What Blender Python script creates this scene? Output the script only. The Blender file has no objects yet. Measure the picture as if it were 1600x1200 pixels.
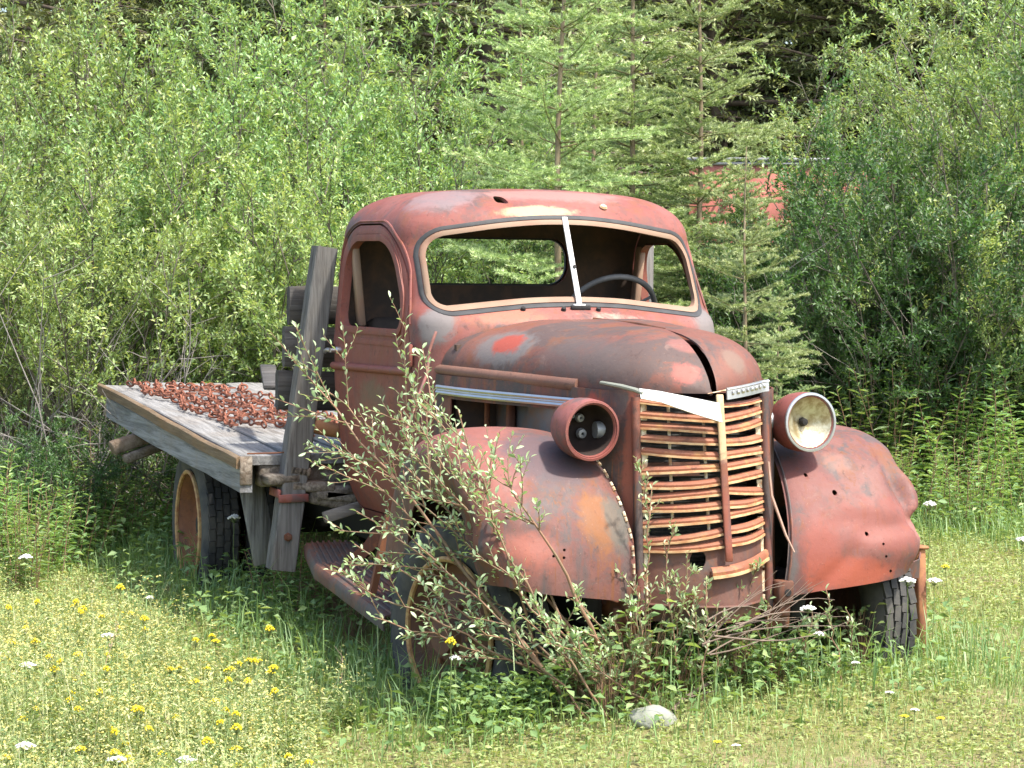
import bpy, bmesh, math, random
import numpy as np
from mathutils import Vector, Matrix
from mathutils.bvhtree import BVHTree

random.seed(7)
rng = np.random.default_rng(11)
R = math.radians
SC = bpy.context.scene
COL = SC.collection

# ------------------------------------------------------------------ camera
cam_d = bpy.data.cameras.new('camera')
cam = bpy.data.objects.new('camera', cam_d)
COL.objects.link(cam)
CF = Vector((-0.9406534, 0.33583916, -0.04881834))
CR = Vector((0.33568817, 0.94190291, 0.01150524))
CU = Vector((-0.04984605, 0.00556529, 0.99874141))
CP = Vector((8.35663, -3.559945, 1.611436))
cam.matrix_world = Matrix(((CR.x, CU.x, -CF.x, CP.x), (CR.y, CU.y, -CF.y, CP.y), (CR.z, CU.z, -CF.z, CP.z), (0, 0, 0, 1)))
cam_d.sensor_width = 36
cam_d.lens = 36 * 3803.66 / 1600
cam_d.clip_start = 0.1
cam_d.clip_end = 600
SC.camera = cam
SC.render.resolution_x, SC.render.resolution_y = 1024, 768

# ------------------------------------------------------------------ light
SUN_DIR = Vector((0.42, 0.24, 0.86)).normalized()          # towards the sun
w = bpy.data.worlds.new('World'); SC.world = w; w.use_nodes = True
wn = w.node_tree; wn.nodes.clear()
sky = wn.nodes.new('ShaderNodeTexSky'); sky.sky_type = 'NISHITA'; sky.sun_disc = False
sky.sun_elevation = math.asin(SUN_DIR.z)
sky.sun_rotation = math.atan2(SUN_DIR.x, SUN_DIR.y)
sky.air_density = 1.0; sky.dust_density = 3.0; sky.ozone_density = 1.0
bg = wn.nodes.new('ShaderNodeBackground'); bg.inputs['Strength'].default_value = 0.15
wo = wn.nodes.new('ShaderNodeOutputWorld')
wn.links.new(sky.outputs[0], bg.inputs[0]); wn.links.new(bg.outputs[0], wo.inputs[0])
sd = bpy.data.lights.new('sun', 'SUN'); sd.energy = 3.0; sd.angle = R(3.5); sd.color = (1.0, 0.955, 0.87)
so = bpy.data.objects.new('sun', sd); COL.objects.link(so)
so.rotation_euler = (-SUN_DIR).to_track_quat('-Z', 'Y').to_euler(); so.location = (0, 0, 30)

SC.view_settings.view_transform = 'Standard'
SC.view_settings.look = 'None'
SC.view_settings.gamma = 1.0
SC.view_settings.use_curve_mapping = False
SC.view_settings.exposure = 1.42
SC.cycles.use_denoising = True
SC.cycles.max_bounces = 7
SC.cycles.transmission_bounces = 3
SC.cycles.transparent_max_bounces = 4
SC.cycles.sample_clamp_indirect = 8

# ------------------------------------------------------------------ helpers
def tag(o, label=None, cat=None, group=None, kind=None):
    if label: o['label'] = label
    if cat: o['category'] = cat
    if group: o['group'] = group
    if kind: o['kind'] = kind
    return o

def empty(name, loc=(0, 0, 0), rz=0.0):
    o = bpy.data.objects.new(name, None); COL.objects.link(o)
    o.location = loc; o.rotation_euler = (0, 0, rz); o.empty_display_size = 0.1
    return o

def link(name, me, parent=None):
    o = bpy.data.objects.new(name, me); COL.objects.link(o)
    if parent is not None: o.parent = parent
    return o

def copy_tree(o, parent=None):
    c = o.copy(); COL.objects.link(c)
    if parent is not None: c.parent = parent
    for ch in list(o.children): copy_tree(ch, c)
    return c

class MB:
    """collects shapes into one mesh"""
    def __init__(s): s.v = []; s.f = []; s.m = []
    def add(s, vs, fs, mi=0):
        b = len(s.v); s.v += [tuple(p) for p in vs]
        s.f += [tuple(i + b for i in f) for f in fs]; s.m += [mi] * len(fs); return s
    def box(s, c, d, mi=0, rot=None):
        hx, hy, hz = d[0] / 2, d[1] / 2, d[2] / 2
        P = [Vector((x, y, z)) for x in (-hx, hx) for y in (-hy, hy) for z in (-hz, hz)]
        if rot is not None: P = [rot @ p for p in P]
        P = [p + Vector(c) for p in P]
        return s.add(P, [(0, 1, 3, 2), (4, 6, 7, 5), (0, 4, 5, 1), (2, 3, 7, 6), (0, 2, 6, 4), (1, 5, 7, 3)], mi)
    def tube(s, pts, rad, n=8, mi=0, cap=True, closed=False, flat=1.0, up=None):
        pts = [Vector(p) for p in pts]; k = len(pts)
        if not hasattr(rad, '__len__'): rad = [rad] * k
        V = []; nrm = None
        for i, p in enumerate(pts):
            a = pts[(i - 1) % k] if (i > 0 or closed) else p
            b = pts[(i + 1) % k] if (i < k - 1 or closed) else p
            t = (b - a).normalized()
            if nrm is None:
                ref = Vector(up) if up is not None else (Vector((0, 0, 1)) if abs(t.z) < .9 else Vector((1, 0, 0)))
                nrm = (ref - t * ref.dot(t)).normalized()
            else:
                ref = Vector(up) if up is not None else nrm
                nrm = (ref - t * ref.dot(t)).normalized()
            bn = t.cross(nrm)
            for j in range(n):
                an = 2 * math.pi * (j + .5) / n
                V.append(p + (nrm * math.cos(an) * flat + bn * math.sin(an)) * rad[i])
        Fs = []
        for i in range(k if closed else k - 1):
            for j in range(n):
                a, b = i * n + j, i * n + (j + 1) % n
                c, d = ((i + 1) % k) * n + (j + 1) % n, ((i + 1) % k) * n + j
                Fs.append((a, b, c, d))
        if cap and not closed:
            Fs.append(tuple(reversed(range(n)))); Fs.append(tuple(range((k - 1) * n, k * n)))
        return s.add(V, Fs, mi)
    def lathe(s, prof, c, axis, n=32, mi=0, closed=False):
        """prof: (radius, along-axis) pairs"""
        ax = Vector(axis).normalized(); ref = Vector((0, 0, 1)) if abs(ax.z) < .9 else Vector((1, 0, 0))
        e1 = (ref - ax * ref.dot(ax)).normalized(); e2 = ax.cross(e1)
        V = [];
        for (r, h) in prof:
            for j in range(n):
                a = 2 * math.pi * j / n
                V.append(Vector(c) + ax * h + (e1 * math.cos(a) + e2 * math.sin(a)) * r)
        Fs = []; k = len(prof)
        for i in range(k if closed else k - 1):
            for j in range(n):
                i2 = (i + 1) % k
                Fs.append((i * n + j, i * n + (j + 1) % n, i2 * n + (j + 1) % n, i2 * n + j))
        return s.add(V, Fs, mi)
    def grid(s, G, mi=0, closed_u=False):
        nu, nv = len(G), len(G[0]); V = [p for row in G for p in row]; Fs = []
        for i in range(nu if closed_u else nu - 1):
            for j in range(nv - 1):
                i2 = (i + 1) % nu
                Fs.append((i * nv + j, i2 * nv + j, i2 * nv + j + 1, i * nv + j + 1))
        return s.add(V, Fs, mi)
    def build(s, name, mats, parent=None, smooth=50, bevel=0, solid=0, offset=-1, mat_in=None, recalc=True):
        me = bpy.data.meshes.new(name)
        me.from_pydata([tuple(v) for v in s.v], [], s.f)
        mats = mats if isinstance(mats, (list, tuple)) else [mats]
        for m in mats: me.materials.append(m)
        me.polygons.foreach_set('material_index', s.m)
        me.update()
        o = link(name, me, parent)
        if recalc or bevel:
            bm = bmesh.new(); bm.from_mesh(me)
            if recalc: bmesh.ops.recalc_face_normals(bm, faces=bm.faces)
            if bevel:
                es = [e for e in bm.edges if len(e.link_faces) == 2 and e.calc_face_angle(0) > R(40)]
                bmesh.ops.bevel(bm, geom=es, offset=bevel, segments=1, affect='EDGES')
            bm.to_mesh(me); bm.free()
        if solid:
            md = o.modifiers.new('solid', 'SOLIDIFY'); md.thickness = solid; md.offset = offset
            if mat_in is not None: md.material_offset = mat_in; md.material_offset_rim = 0
            bake(o)
        finish(o, smooth)
        return o

def bake(o):
    dg = bpy.context.evaluated_depsgraph_get()
    me = bpy.data.meshes.new_from_object(o.evaluated_get(dg))
    old = o.data; o.modifiers.clear(); o.data = me; me.name = old.name
    bpy.data.meshes.remove(old)

def finish(o, angle=35):
    me = o.data
    if angle:
        me.shade_smooth(); me.set_sharp_from_angle(angle=R(angle))
    else:
        me.shade_flat()

def boolean(o, cutter, op='DIFFERENCE', keep=False):
    md = o.modifiers.new('b', 'BOOLEAN'); md.object = cutter; md.operation = op; md.solver = 'EXACT'
    bake(o)
    if not keep:
        me = cutter.data; bpy.data.objects.remove(cutter); bpy.data.meshes.remove(me)

def rpoly(C, rad, n=7):
    """rounded polygon in 2-D"""
    out = []; k = len(C)
    if not hasattr(rad, '__len__'): rad = [rad] * k
    for i in range(k):
        p = np.array(C[i], float); a = np.array(C[i - 1], float); b = np.array(C[(i + 1) % k], float)
        ua = (a - p) / np.linalg.norm(a - p); ub = (b - p) / np.linalg.norm(b - p)
        r = min(rad[i], .48 * np.linalg.norm(a - p), .48 * np.linalg.norm(b - p))
        if r <= 1e-5: out.append(tuple(p)); continue
        for t in np.linspace(0, 1, n):
            q = (1 - t) ** 2 * (p + ua * r) + 2 * t * (1 - t) * (p + (ua + ub) * r * .12) + t * t * (p + ub * r)
            out.append(tuple(q))
    return out

def densify(P, step):
    out = []; k = len(P)
    for i in range(k):
        a = np.array(P[i]); b = np.array(P[(i + 1) % k]); m = max(1, int(np.linalg.norm(b - a) / step))
        for j in range(m): out.append(tuple(a + (b - a) * j / m))
    return out

def prism(outline, axis, a, b, mat=None):
    mb = MB(); k = len(outline)
    def P(q, t):
        return (t, q[0], q[1]) if axis == 'x' else (q[0], t, q[1]) if axis == 'y' else (q[0], q[1], t)
    V = [P(q, a) for q in outline] + [P(q, b) for q in outline]
    F = [(i, (i + 1) % k, k + (i + 1) % k, k + i) for i in range(k)] + [tuple(reversed(range(k))), tuple(range(k, 2 * k))]
    mb.add(V, F)
    return mb.build('cutter', [mat] if mat else [], None, smooth=0)

def interp(x, xs, ys): return float(np.interp(x, xs, ys))
def sm(t): t = min(1, max(0, t)); return t * t * (3 - 2 * t)

def spline(xs, ys):
    """monotone-ish cubic through points"""
    xs = np.array(xs, float); ys = np.array(ys, float)
    d = np.diff(ys) / np.diff(xs); m = np.empty_like(ys); m[0] = d[0]; m[-1] = d[-1]
    for i in range(1, len(xs) - 1):
        m[i] = 0 if d[i - 1] * d[i] <= 0 else 2 * d[i - 1] * d[i] / (d[i - 1] + d[i])
    def f(x):
        x = min(max(x, xs[0]), xs[-1]); i = min(int(np.searchsorted(xs, x, 'right')) - 1, len(xs) - 2)
        h = xs[i + 1] - xs[i]; t = (x - xs[i]) / h
        return float((2*t**3-3*t**2+1)*ys[i] + (t**3-2*t**2+t)*h*m[i] + (-2*t**3+3*t**2)*ys[i+1] + (t**3-t**2)*h*m[i+1])
    return f

def gz(x, y):
    """ground height"""
    return (0.075 * np.exp(-(((x - .35) / .75) ** 2 + ((y + .1) / 1.15) ** 2)) + 0.045 + 0.055 * np.clip(y, -3, 3.5) + 0.025 * np.sin(x * 1.3 + y * .7) * np.cos(y * 1.1 - x * .4)
            + 0.012 * np.sin(x * 3.7 - y * 2.9))

# ------------------------------------------------------------------ materials
class NT:
    def __init__(s, name):
        s.m = bpy.data.materials.new(name); s.m.use_nodes = True; s.t = s.m.node_tree; s.t.nodes.clear()
        s.out = s.n('ShaderNodeOutputMaterial')
    def n(s, typ, **kw):
        nd = s.t.nodes.new(typ)
        for k, v in kw.items(): setattr(nd, k, v)
        return nd
    def l(s, a, b): s.t.links.new(a, b)
    def val(s, sock, v):
        if hasattr(v, 'is_linked') or hasattr(v, 'links'): s.l(v, sock)
        else: sock.default_value = v
    def coord(s, kind='Object'): return s.n('ShaderNodeTexCoord').outputs[kind]
    def mapping(s, vec, scale=(1, 1, 1), loc=(0, 0, 0)):
        m = s.n('ShaderNodeMapping'); s.l(vec, m.inputs['Vector'])
        m.inputs['Scale'].default_value = scale; m.inputs['Location'].default_value = loc
        return m.outputs[0]
    def noise(s, vec, scale, detail=4, rough=.55, dist=0.0, out=0):
        n = s.n('ShaderNodeTexNoise'); s.l(vec, n.inputs['Vector'])
        n.inputs['Scale'].default_value = scale; n.inputs['Detail'].default_value = detail
        n.inputs['Roughness'].default_value = rough; n.inputs['Distortion'].default_value = dist
        return n.outputs[out]
    def ramp(s, fac, lo, hi):
        r = s.n('ShaderNodeMapRange'); r.interpolation_type = 'SMOOTHSTEP'
        s.l(fac, r.inputs[0]); r.inputs[1].default_value = lo; r.inputs[2].default_value = hi
        return r.outputs[0]
    def math(s, op, a, b=0.0, clamp=False):
        m = s.n('ShaderNodeMath', operation=op); m.use_clamp = clamp
        s.val(m.inputs[0], a); s.val(m.inputs[1], b); return m.outputs[0]
    def mix(s, fac, a, b, typ='MIX'):
        m = s.n('ShaderNodeMix', data_type='RGBA', blend_type=typ)
        s.val(m.inputs[0], fac)
        for i, c in ((6, a), (7, b)):
            if isinstance(c, (tuple, list)): m.inputs[i].default_value = (*c, 1) if len(c) == 3 else c
            else: s.l(c, m.inputs[i])
        return m.outputs[2]
    def bump(s, h, strength=.3, dist=.01, normal=None):
        b = s.n('ShaderNodeBump'); b.inputs['Strength'].default_value = strength; b.inputs['Distance'].default_value = dist
        s.l(h, b.inputs['Height'])
        if normal is not None: s.l(normal, b.inputs['Normal'])
        return b.outputs[0]
    def bsdf(s, col, rough=.6, spec=.4, metal=0.0, normal=None):
        p = s.n('ShaderNodeBsdfPrincipled')
        if isinstance(col, (tuple, list)): p.inputs['Base Color'].default_value = (*col[:3], 1)
        else: s.l(col, p.inputs['Base Color'])
        s.val(p.inputs['Roughness'], rough); s.val(p.inputs['Metallic'], metal)
        p.inputs['Specular IOR Level'].default_value = spec
        if normal is not None: s.l(normal, p.inputs['Normal'])
        s.l(p.outputs[0], s.out.inputs[0]); return p

def spot(t, co, centre, radius, soft=.35, nz=None, wob=.5, scl=(1, 1, 1)):
    """a blotch of paint, rust or painted-in highlight with a ragged edge round a point on the truck"""
    mp = t.n('ShaderNodeVectorMath', operation='SUBTRACT'); t.l(co, mp.inputs[0]); mp.inputs[1].default_value = centre
    ms = t.n('ShaderNodeVectorMath', operation='MULTIPLY'); t.l(mp.outputs[0], ms.inputs[0]); ms.inputs[1].default_value = tuple(1 / (radius * k) for k in scl)
    ln = t.n('ShaderNodeVectorMath', operation='LENGTH'); t.l(ms.outputs[0], ln.inputs[0])
    d = ln.outputs['Value']
    if nz is not None:
        d = t.math('ADD', d, t.math('MULTIPLY', t.math('SUBTRACT', nz, .5), wob * 2))
    r = t.n('ShaderNodeMapRange'); r.interpolation_type = 'SMOOTHSTEP'
    t.l(d, r.inputs[0]); r.inputs[1].default_value = 1 - soft; r.inputs[2].default_value = 1 + soft
    r.inputs[3].default_value = 1; r.inputs[4].default_value = 0
    return r.outputs[0]

def rust_paint(name, base=(.235, .078, .060), faded=(.32, .125, .105), bare=(.115, .086, .083), orange=(.27, .10, .042),
               bare_lo=.53, bare_hi=.72, spots=(), rough=.5, streak=.5, orange_amt=.5, dust=.25, k=.82):
    base, faded, bare, orange = (tuple(q * k for q in c_) for c_ in (base, faded, bare, orange))
    spots = [(ce, ra, tuple(q * k for q in cl), am, sc_) for (ce, ra, cl, am, sc_) in spots]
    t = NT(name); co = t.coord('Object')
    n1 = t.noise(co, 2.1, 5, .6, .4); n2 = t.noise(t.mapping(co, (1, 1, 1), (3.1, 7.7, 1.3)), 3.0, 6, .62, .8)
    n3 = t.noise(t.mapping(co, (1, 1, 1), (9.1, 2.7, 5.3)), 5.5, 6, .65, .5)
    st = t.noise(t.mapping(co, (9, 9, .9)), 1.6, 5, .6, .3)
    fine = t.noise(co, 70, 4, .7); mid = t.noise(co, 19, 5, .65)
    br_ = t.noise(t.mapping(co, (1, 1, 1), (4.4, 1.1, 6.2)), 13, 8, .72, .9)       # ragged mid-size wear
    n2 = t.math('ADD', n2, t.math('MULTIPLY', t.math('SUBTRACT', br_, .5), .42)); n3 = t.math('ADD', n3, t.math('MULTIPLY', t.math('SUBTRACT', mid, .5), .45))
    n1b = t.math('ADD', n1, t.math('MULTIPLY', t.math('SUBTRACT', br_, .5), .35))
    st2 = t.noise(t.mapping(co, (26, 26, 1.1), (2.2, 5.1, 0)), 1.7, 6, .65, .25)
    c = t.mix(t.ramp(n1b, .40, .62), base, faded)
    c = t.mix(t.math('MULTIPLY', t.ramp(n2, bare_lo, bare_hi - .06), .92), c, bare)
    c = t.mix(t.math('MULTIPLY', t.ramp(st, .48, .66), streak), c, bare)
    c = t.mix(t.math('MULTIPLY', t.ramp(st2, .54, .66), streak * .75), c, orange)
    c = t.mix(t.math('MULTIPLY', t.ramp(n3, .54, .68), orange_amt), c, orange)
    c = t.mix(t.math('MULTIPLY', t.ramp(t.noise(t.mapping(co, (1, 1, 1), (8.8, 3.1, 2.7)), 26, 7, .75, .6), .56, .66), .55), c, (.060, .034, .028))
    for (ce, ra, colr, amt, scl) in spots:
        c = t.mix(t.math('MULTIPLY', spot(t, co, ce, ra, .26, br_, .75, scl), amt), c, colr)
    pale = t.math('MULTIPLY', t.ramp(t.noise(t.mapping(co, (1, 1, 1), (1.7, 4.4, 8.2)), 8, 6, .7, 1.0), .60, .74), dust)
    c = t.mix(pale, c, (.30, .19, .15))
    c = t.mix(t.math('MULTIPLY', t.ramp(fine, .56, .75), .35), c, (.05, .026, .021))
    c = t.mix(t.math('MULTIPLY', t.ramp(t.noise(co, 130, 2, .5), .69, .75), .25), c, (.36, .26, .2))
    h = t.math('ADD', t.math('MULTIPLY', mid, .6), t.math('MULTIPLY', fine, .4))
    rg = t.math('ADD', rough - .02, t.math('MULTIPLY', mid, .30))
    t.bsdf(c, rg, .30, 0, t.bump(h, .35, .004, t.bump(n1, .16, .05)))
    return t.m

def wood(name, axis='x', light=(.36, .345, .32), dark=(.12, .11, .10), warm=(.27, .20, .13), scale=1.0, warm_amt=.35):
    t = NT(name); co = t.coord('Object')
    sc = {'x': (.7, 14, 14), 'y': (14, .7, 14), 'z': (14, 14, .7)}[axis]
    g = t.noise(t.mapping(co, sc), 3.0 * scale, 6, .7, .6); g2 = t.noise(t.mapping(co, tuple(k * 2.3 for k in sc)), 5 * scale, 5, .7, .3)
    big = t.noise(co, 2.2, 4, .6, .4)
    oi = t.n('ShaderNodeObjectInfo').outputs['Random']
    c = t.mix(t.ramp(g, .3, .68), dark, light)
    c = t.mix(t.math('MULTIPLY', t.ramp(big, .48, .7), warm_amt), c, warm)
    c = t.mix(t.math('MULTIPLY', t.ramp(g2, .58, .7), .7), c, (.06, .052, .045))
    c = t.mix(t.math('MULTIPLY', oi, .5), c, dark)
    t.bsdf(c, .88, .15, 0, t.bump(t.math('ADD', g, t.math('MULTIPLY', g2, .7)), .6, .006))
    return t.m

def plain(name, col, rough=.6, metal=0.0, spec=.4, var=.25, scale=14, bump=.15, col2=None):
    t = NT(name); co = t.coord('Object'); n = t.noise(co, scale, 5, .65, .3)
    c2 = col2 if col2 is not None else tuple(k * (1 - var) for k in col)
    c = t.mix(t.ramp(n, .35, .68), col, c2)
    t.bsdf(c, rough, spec, metal, t.bump(t.noise(co, scale * 4, 4, .6), bump, .004))
    return t.m

def leaf_mat(name, cols, transl=.32, rough=.5, spec=.35, tcol=None, oamt=.42, k=1.75):
    """foliage: colour varies by leaf ('var' attribute) and from plant to plant"""
    cols = [tuple(min(.75, q * k) for q in c_) for c_ in cols]
    t = NT(name)
    at = t.n('ShaderNodeAttribute', attribute_name='var')
    oi = t.n('ShaderNodeObjectInfo').outputs['Random']
    cr = t.n('ShaderNodeValToRGB'); t.l(at.outputs['Fac'], cr.inputs[0])
    el = cr.color_ramp.elements
    el[0].position = 0; el[0].color = (*cols[0], 1); el[1].position = 1; el[1].color = (*cols[-1], 1)
    for i, c in enumerate(cols[1:-1]):
        e = el.new((i + 1) / (len(cols) - 1)); e.color = (*c, 1)
    hs = t.n('ShaderNodeHueSaturation'); t.l(cr.outputs[0], hs.inputs['Color']); hs.inputs['Saturation'].default_value = .80
    t.l(t.math('ADD', .5 - .016, t.math('MULTIPLY', oi, .03)), hs.inputs['Hue'])
    t.l(t.math('ADD', 1 - oamt / 2, t.math('MULTIPLY', oi, oamt)), hs.inputs['Value'])
    p = t.n('ShaderNodeBsdfPrincipled'); t.l(hs.outputs[0], p.inputs['Base Color'])
    p.inputs['Roughness'].default_value = rough; p.inputs['Specular IOR Level'].default_value = spec
    tr = t.n('ShaderNodeBsdfTranslucent')
    tc = t.mix(1.0, hs.outputs[0], tcol or (1.45, 1.3, .6), 'MULTIPLY'); t.l(tc, tr.inputs[0])
    mx = t.n('ShaderNodeMixShader'); mx.inputs[0].default_value = transl
    t.l(p.outputs[0], mx.inputs[1]); t.l(tr.outputs[0], mx.inputs[2]); t.l(mx.outputs[0], t.out.inputs[0])
    return t.m
# ================================================================== TRUCK MATERIALS
RED = (.43, .085, .055); GREY = (.21, .19, .18); TAN = (.52, .36, .22); ORG = (.36, .12, .04)
M_cab = rust_paint('cab_paint', base=(.25, .080, .064), faded=(.30, .112, .092), bare_lo=.53, bare_hi=.75, streak=.35, orange_amt=.45, dust=.3, spots=[
    ((-.86, -.60, 1.375), .085, GREY, .95, (1, 1, 1)), ((-.86, .60, 1.365), .10, GREY, .9, (1, 1, 1)),
    ((-1.03, -.12, 1.835), .05, (.55, .40, .23), .9, (1, 3.2, .55)), ((-1.2, .02, 1.90), .10, (.40, .21, .18), .7, (1, 3, .7)),
    ((-1.25, -.45, 1.88), .14, (.27, .20, .20), .7, (1, 1, .8)), ((-.72, .15, 1.43), .06, (.55, .42, .32), .6, (1, 3.5, .6)),
    ((-.75, -.35, 1.42), .08, (.50, .18, .11), .7, (1, 2.5, .6))])
M_door = rust_paint('door_paint', base=(.255, .080, .058), faded=(.30, .108, .08), bare_lo=.58, bare_hi=.8, streak=.3, orange_amt=.4, dust=.2, spots=[
    ((-1.42, -.71, 1.02), .13, (.20, .14, .09), .75, (1.2, 1, .8)), ((-1.5, -.68, .75), .22, (.33, .11, .075), .6, (1, 1, 1.3))])
M_hood = rust_paint('hood_paint', k=.72, base=(.215, .082, .058), faded=(.25, .105, .075), bare=(.125, .09, .08), bare_lo=.44, bare_hi=.62, streak=.25, orange_amt=.55, dust=.35, spots=[
    ((-.42, -.47, 1.30), .13, GREY, .85, (1.5, 1, .6)), ((-.40, -.46, 1.315), .075, RED, .95, (1.3, 1, .62)),
    ((.43, -.075, 1.225), .055, (.46, .13, .10), .95, (1, 1, .9)), ((.30, -.03, 1.34), .05, (.42, .16, .13), .55, (1.3, 1, 1)),
    ((.36, .14, 1.27), .06, (.24, .16, .12), .8, (1, .8, 1.2)), ((.05, -.3, 1.27), .16, (.145, .11, .10), .7, (1.6, 1, .5))])
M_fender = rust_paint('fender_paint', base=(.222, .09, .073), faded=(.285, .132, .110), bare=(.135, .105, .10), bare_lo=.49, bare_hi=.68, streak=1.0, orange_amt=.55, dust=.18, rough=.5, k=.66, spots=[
    ((-.05, -.75, 1.0), .24, (.40, .14, .11), .6, (1.2, .6, .8)), ((.33, -.76, .86), .16, (.42, .15, .12), .6, (.8, .7, 1.4)),  # pink spots put the near fender's broad highlight into its faded colour
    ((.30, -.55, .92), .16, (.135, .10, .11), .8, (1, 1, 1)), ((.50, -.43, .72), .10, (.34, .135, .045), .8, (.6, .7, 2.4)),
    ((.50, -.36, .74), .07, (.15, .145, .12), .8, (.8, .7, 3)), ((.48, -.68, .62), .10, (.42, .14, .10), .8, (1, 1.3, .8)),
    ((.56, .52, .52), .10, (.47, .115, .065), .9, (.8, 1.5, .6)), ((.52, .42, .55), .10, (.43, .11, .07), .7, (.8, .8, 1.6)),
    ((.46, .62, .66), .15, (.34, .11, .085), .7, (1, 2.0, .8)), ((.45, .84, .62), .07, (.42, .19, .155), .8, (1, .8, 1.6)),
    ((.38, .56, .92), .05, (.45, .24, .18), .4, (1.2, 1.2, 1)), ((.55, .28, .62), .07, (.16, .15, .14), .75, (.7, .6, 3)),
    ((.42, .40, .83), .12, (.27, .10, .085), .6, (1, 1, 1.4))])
M_shell = rust_paint('shell_paint', base=(.19, .072, .055), faded=(.25, .10, .07), bare=(.085, .072, .068), bare_lo=.42, bare_hi=.6, streak=.8, orange_amt=.5, dust=.15, spots=[
    ((.42, -.275, .8), .06, (.33, .10, .06), .8, (.5, .5, 7)), ((.24, -.33, 1.10), .07, RED, .8, (1, 1, .8))])
M_mould = rust_paint('moulding_paint', base=(.20, .10, .07), faded=(.25, .13, .09), bare=(.15, .115, .09), streak=.1, orange_amt=.3, dust=.3)
M_apron = rust_paint('apron_paint', base=(.165, .078, .058), faded=(.22, .105, .075), bare=(.115, .09, .08), streak=.3, orange_amt=.5, dust=.2)
M_rust = rust_paint('bare_rust', base=(.16, .062, .035), faded=(.235, .095, .05), bare=(.09, .06, .05), orange=(.33, .13, .05), orange_amt=.8, dust=.1, rough=.75)
M_bar = rust_paint('grille_bar_paint', base=(.33, .125, .072), faded=(.40, .17, .10), bare=(.20, .09, .06), orange=(.48, .25, .10), orange_amt=.9, dust=.6, streak=.1)
M_lip = plain('sunlit_cream_lip', (.58, .40, .21), .6, var=.5, scale=16, bump=.05, col2=(.42, .20, .09))  # cream paint; its paleness also stands for sunlight caught on the lips
M_cream = plain('cream_paint', (.70, .64, .47), .6, scale=30, col2=(.38, .20, .09))
M_white = plain('white_enamel', (.78, .79, .78), .5, var=.08, scale=34, col2=(.60, .57, .50))
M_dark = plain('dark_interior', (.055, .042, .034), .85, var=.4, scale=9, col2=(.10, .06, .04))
M_black = plain('black_grime', (.022, .020, .019), .8, var=.3, scale=12)
M_engine = plain('engine_bay_grey', (.075, .080, .085), .65, var=.5, scale=8, col2=(.11, .062, .04))
M_rubber = plain('weathered_rubber', (.033, .034, .036), .8, var=.35, scale=7, bump=.35, col2=(.085, .078, .068))
M_seal = plain('rubber_seal', (.055, .055, .055), .7, var=.3)
M_tan = plain('windshield_frame_paint', (.27, .185, .125), .7, var=.3, scale=7, col2=(.27, .15, .10))
M_chrome = plain('tarnished_chrome', (.60, .59, .57), .40, metal=1.0, var=.12, scale=12, bump=.08)
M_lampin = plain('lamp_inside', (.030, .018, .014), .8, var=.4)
M_bright = plain('bright_trim', (.48, .50, .52), .35, metal=.75, var=.12, scale=24, bump=.06)
M_zinc = plain('dull_zinc', (.38, .39, .40), .5, metal=.4, var=.3, scale=25)
M_reflector = plain('tarnished_reflector', (.62, .58, .42), .42, metal=.6, var=.45, scale=22, bump=.3, col2=(.30, .23, .11))
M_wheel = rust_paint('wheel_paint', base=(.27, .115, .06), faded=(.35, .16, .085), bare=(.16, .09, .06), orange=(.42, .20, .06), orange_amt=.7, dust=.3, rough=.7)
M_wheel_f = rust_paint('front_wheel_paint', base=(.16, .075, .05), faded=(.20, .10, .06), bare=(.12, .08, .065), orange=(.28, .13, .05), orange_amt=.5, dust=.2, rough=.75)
M_rim = plain('rim_edge_paint', (.50, .33, .14), .7, var=.5, scale=30, col2=(.30, .13, .06))
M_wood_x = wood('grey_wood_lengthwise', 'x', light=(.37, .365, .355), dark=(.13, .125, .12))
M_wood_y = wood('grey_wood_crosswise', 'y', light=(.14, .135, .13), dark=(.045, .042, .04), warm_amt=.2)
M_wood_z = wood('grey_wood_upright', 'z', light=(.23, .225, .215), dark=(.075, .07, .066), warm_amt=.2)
M_wood_edge = wood('brown_wood_edge', 'x', light=(.30, .225, .15), dark=(.13, .09, .055), warm=(.33, .19, .09), warm_amt=.7)
M_wood_rot = wood('rotten_wood', 'x', light=(.33, .29, .24), dark=(.08, .065, .05), warm=(.24, .13, .06), warm_amt=.7)

truck = empty('abandoned_truck')
tag(truck, 'rusted red vintage flatbed truck with empty windows sunk in the grass', 'truck')

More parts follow.
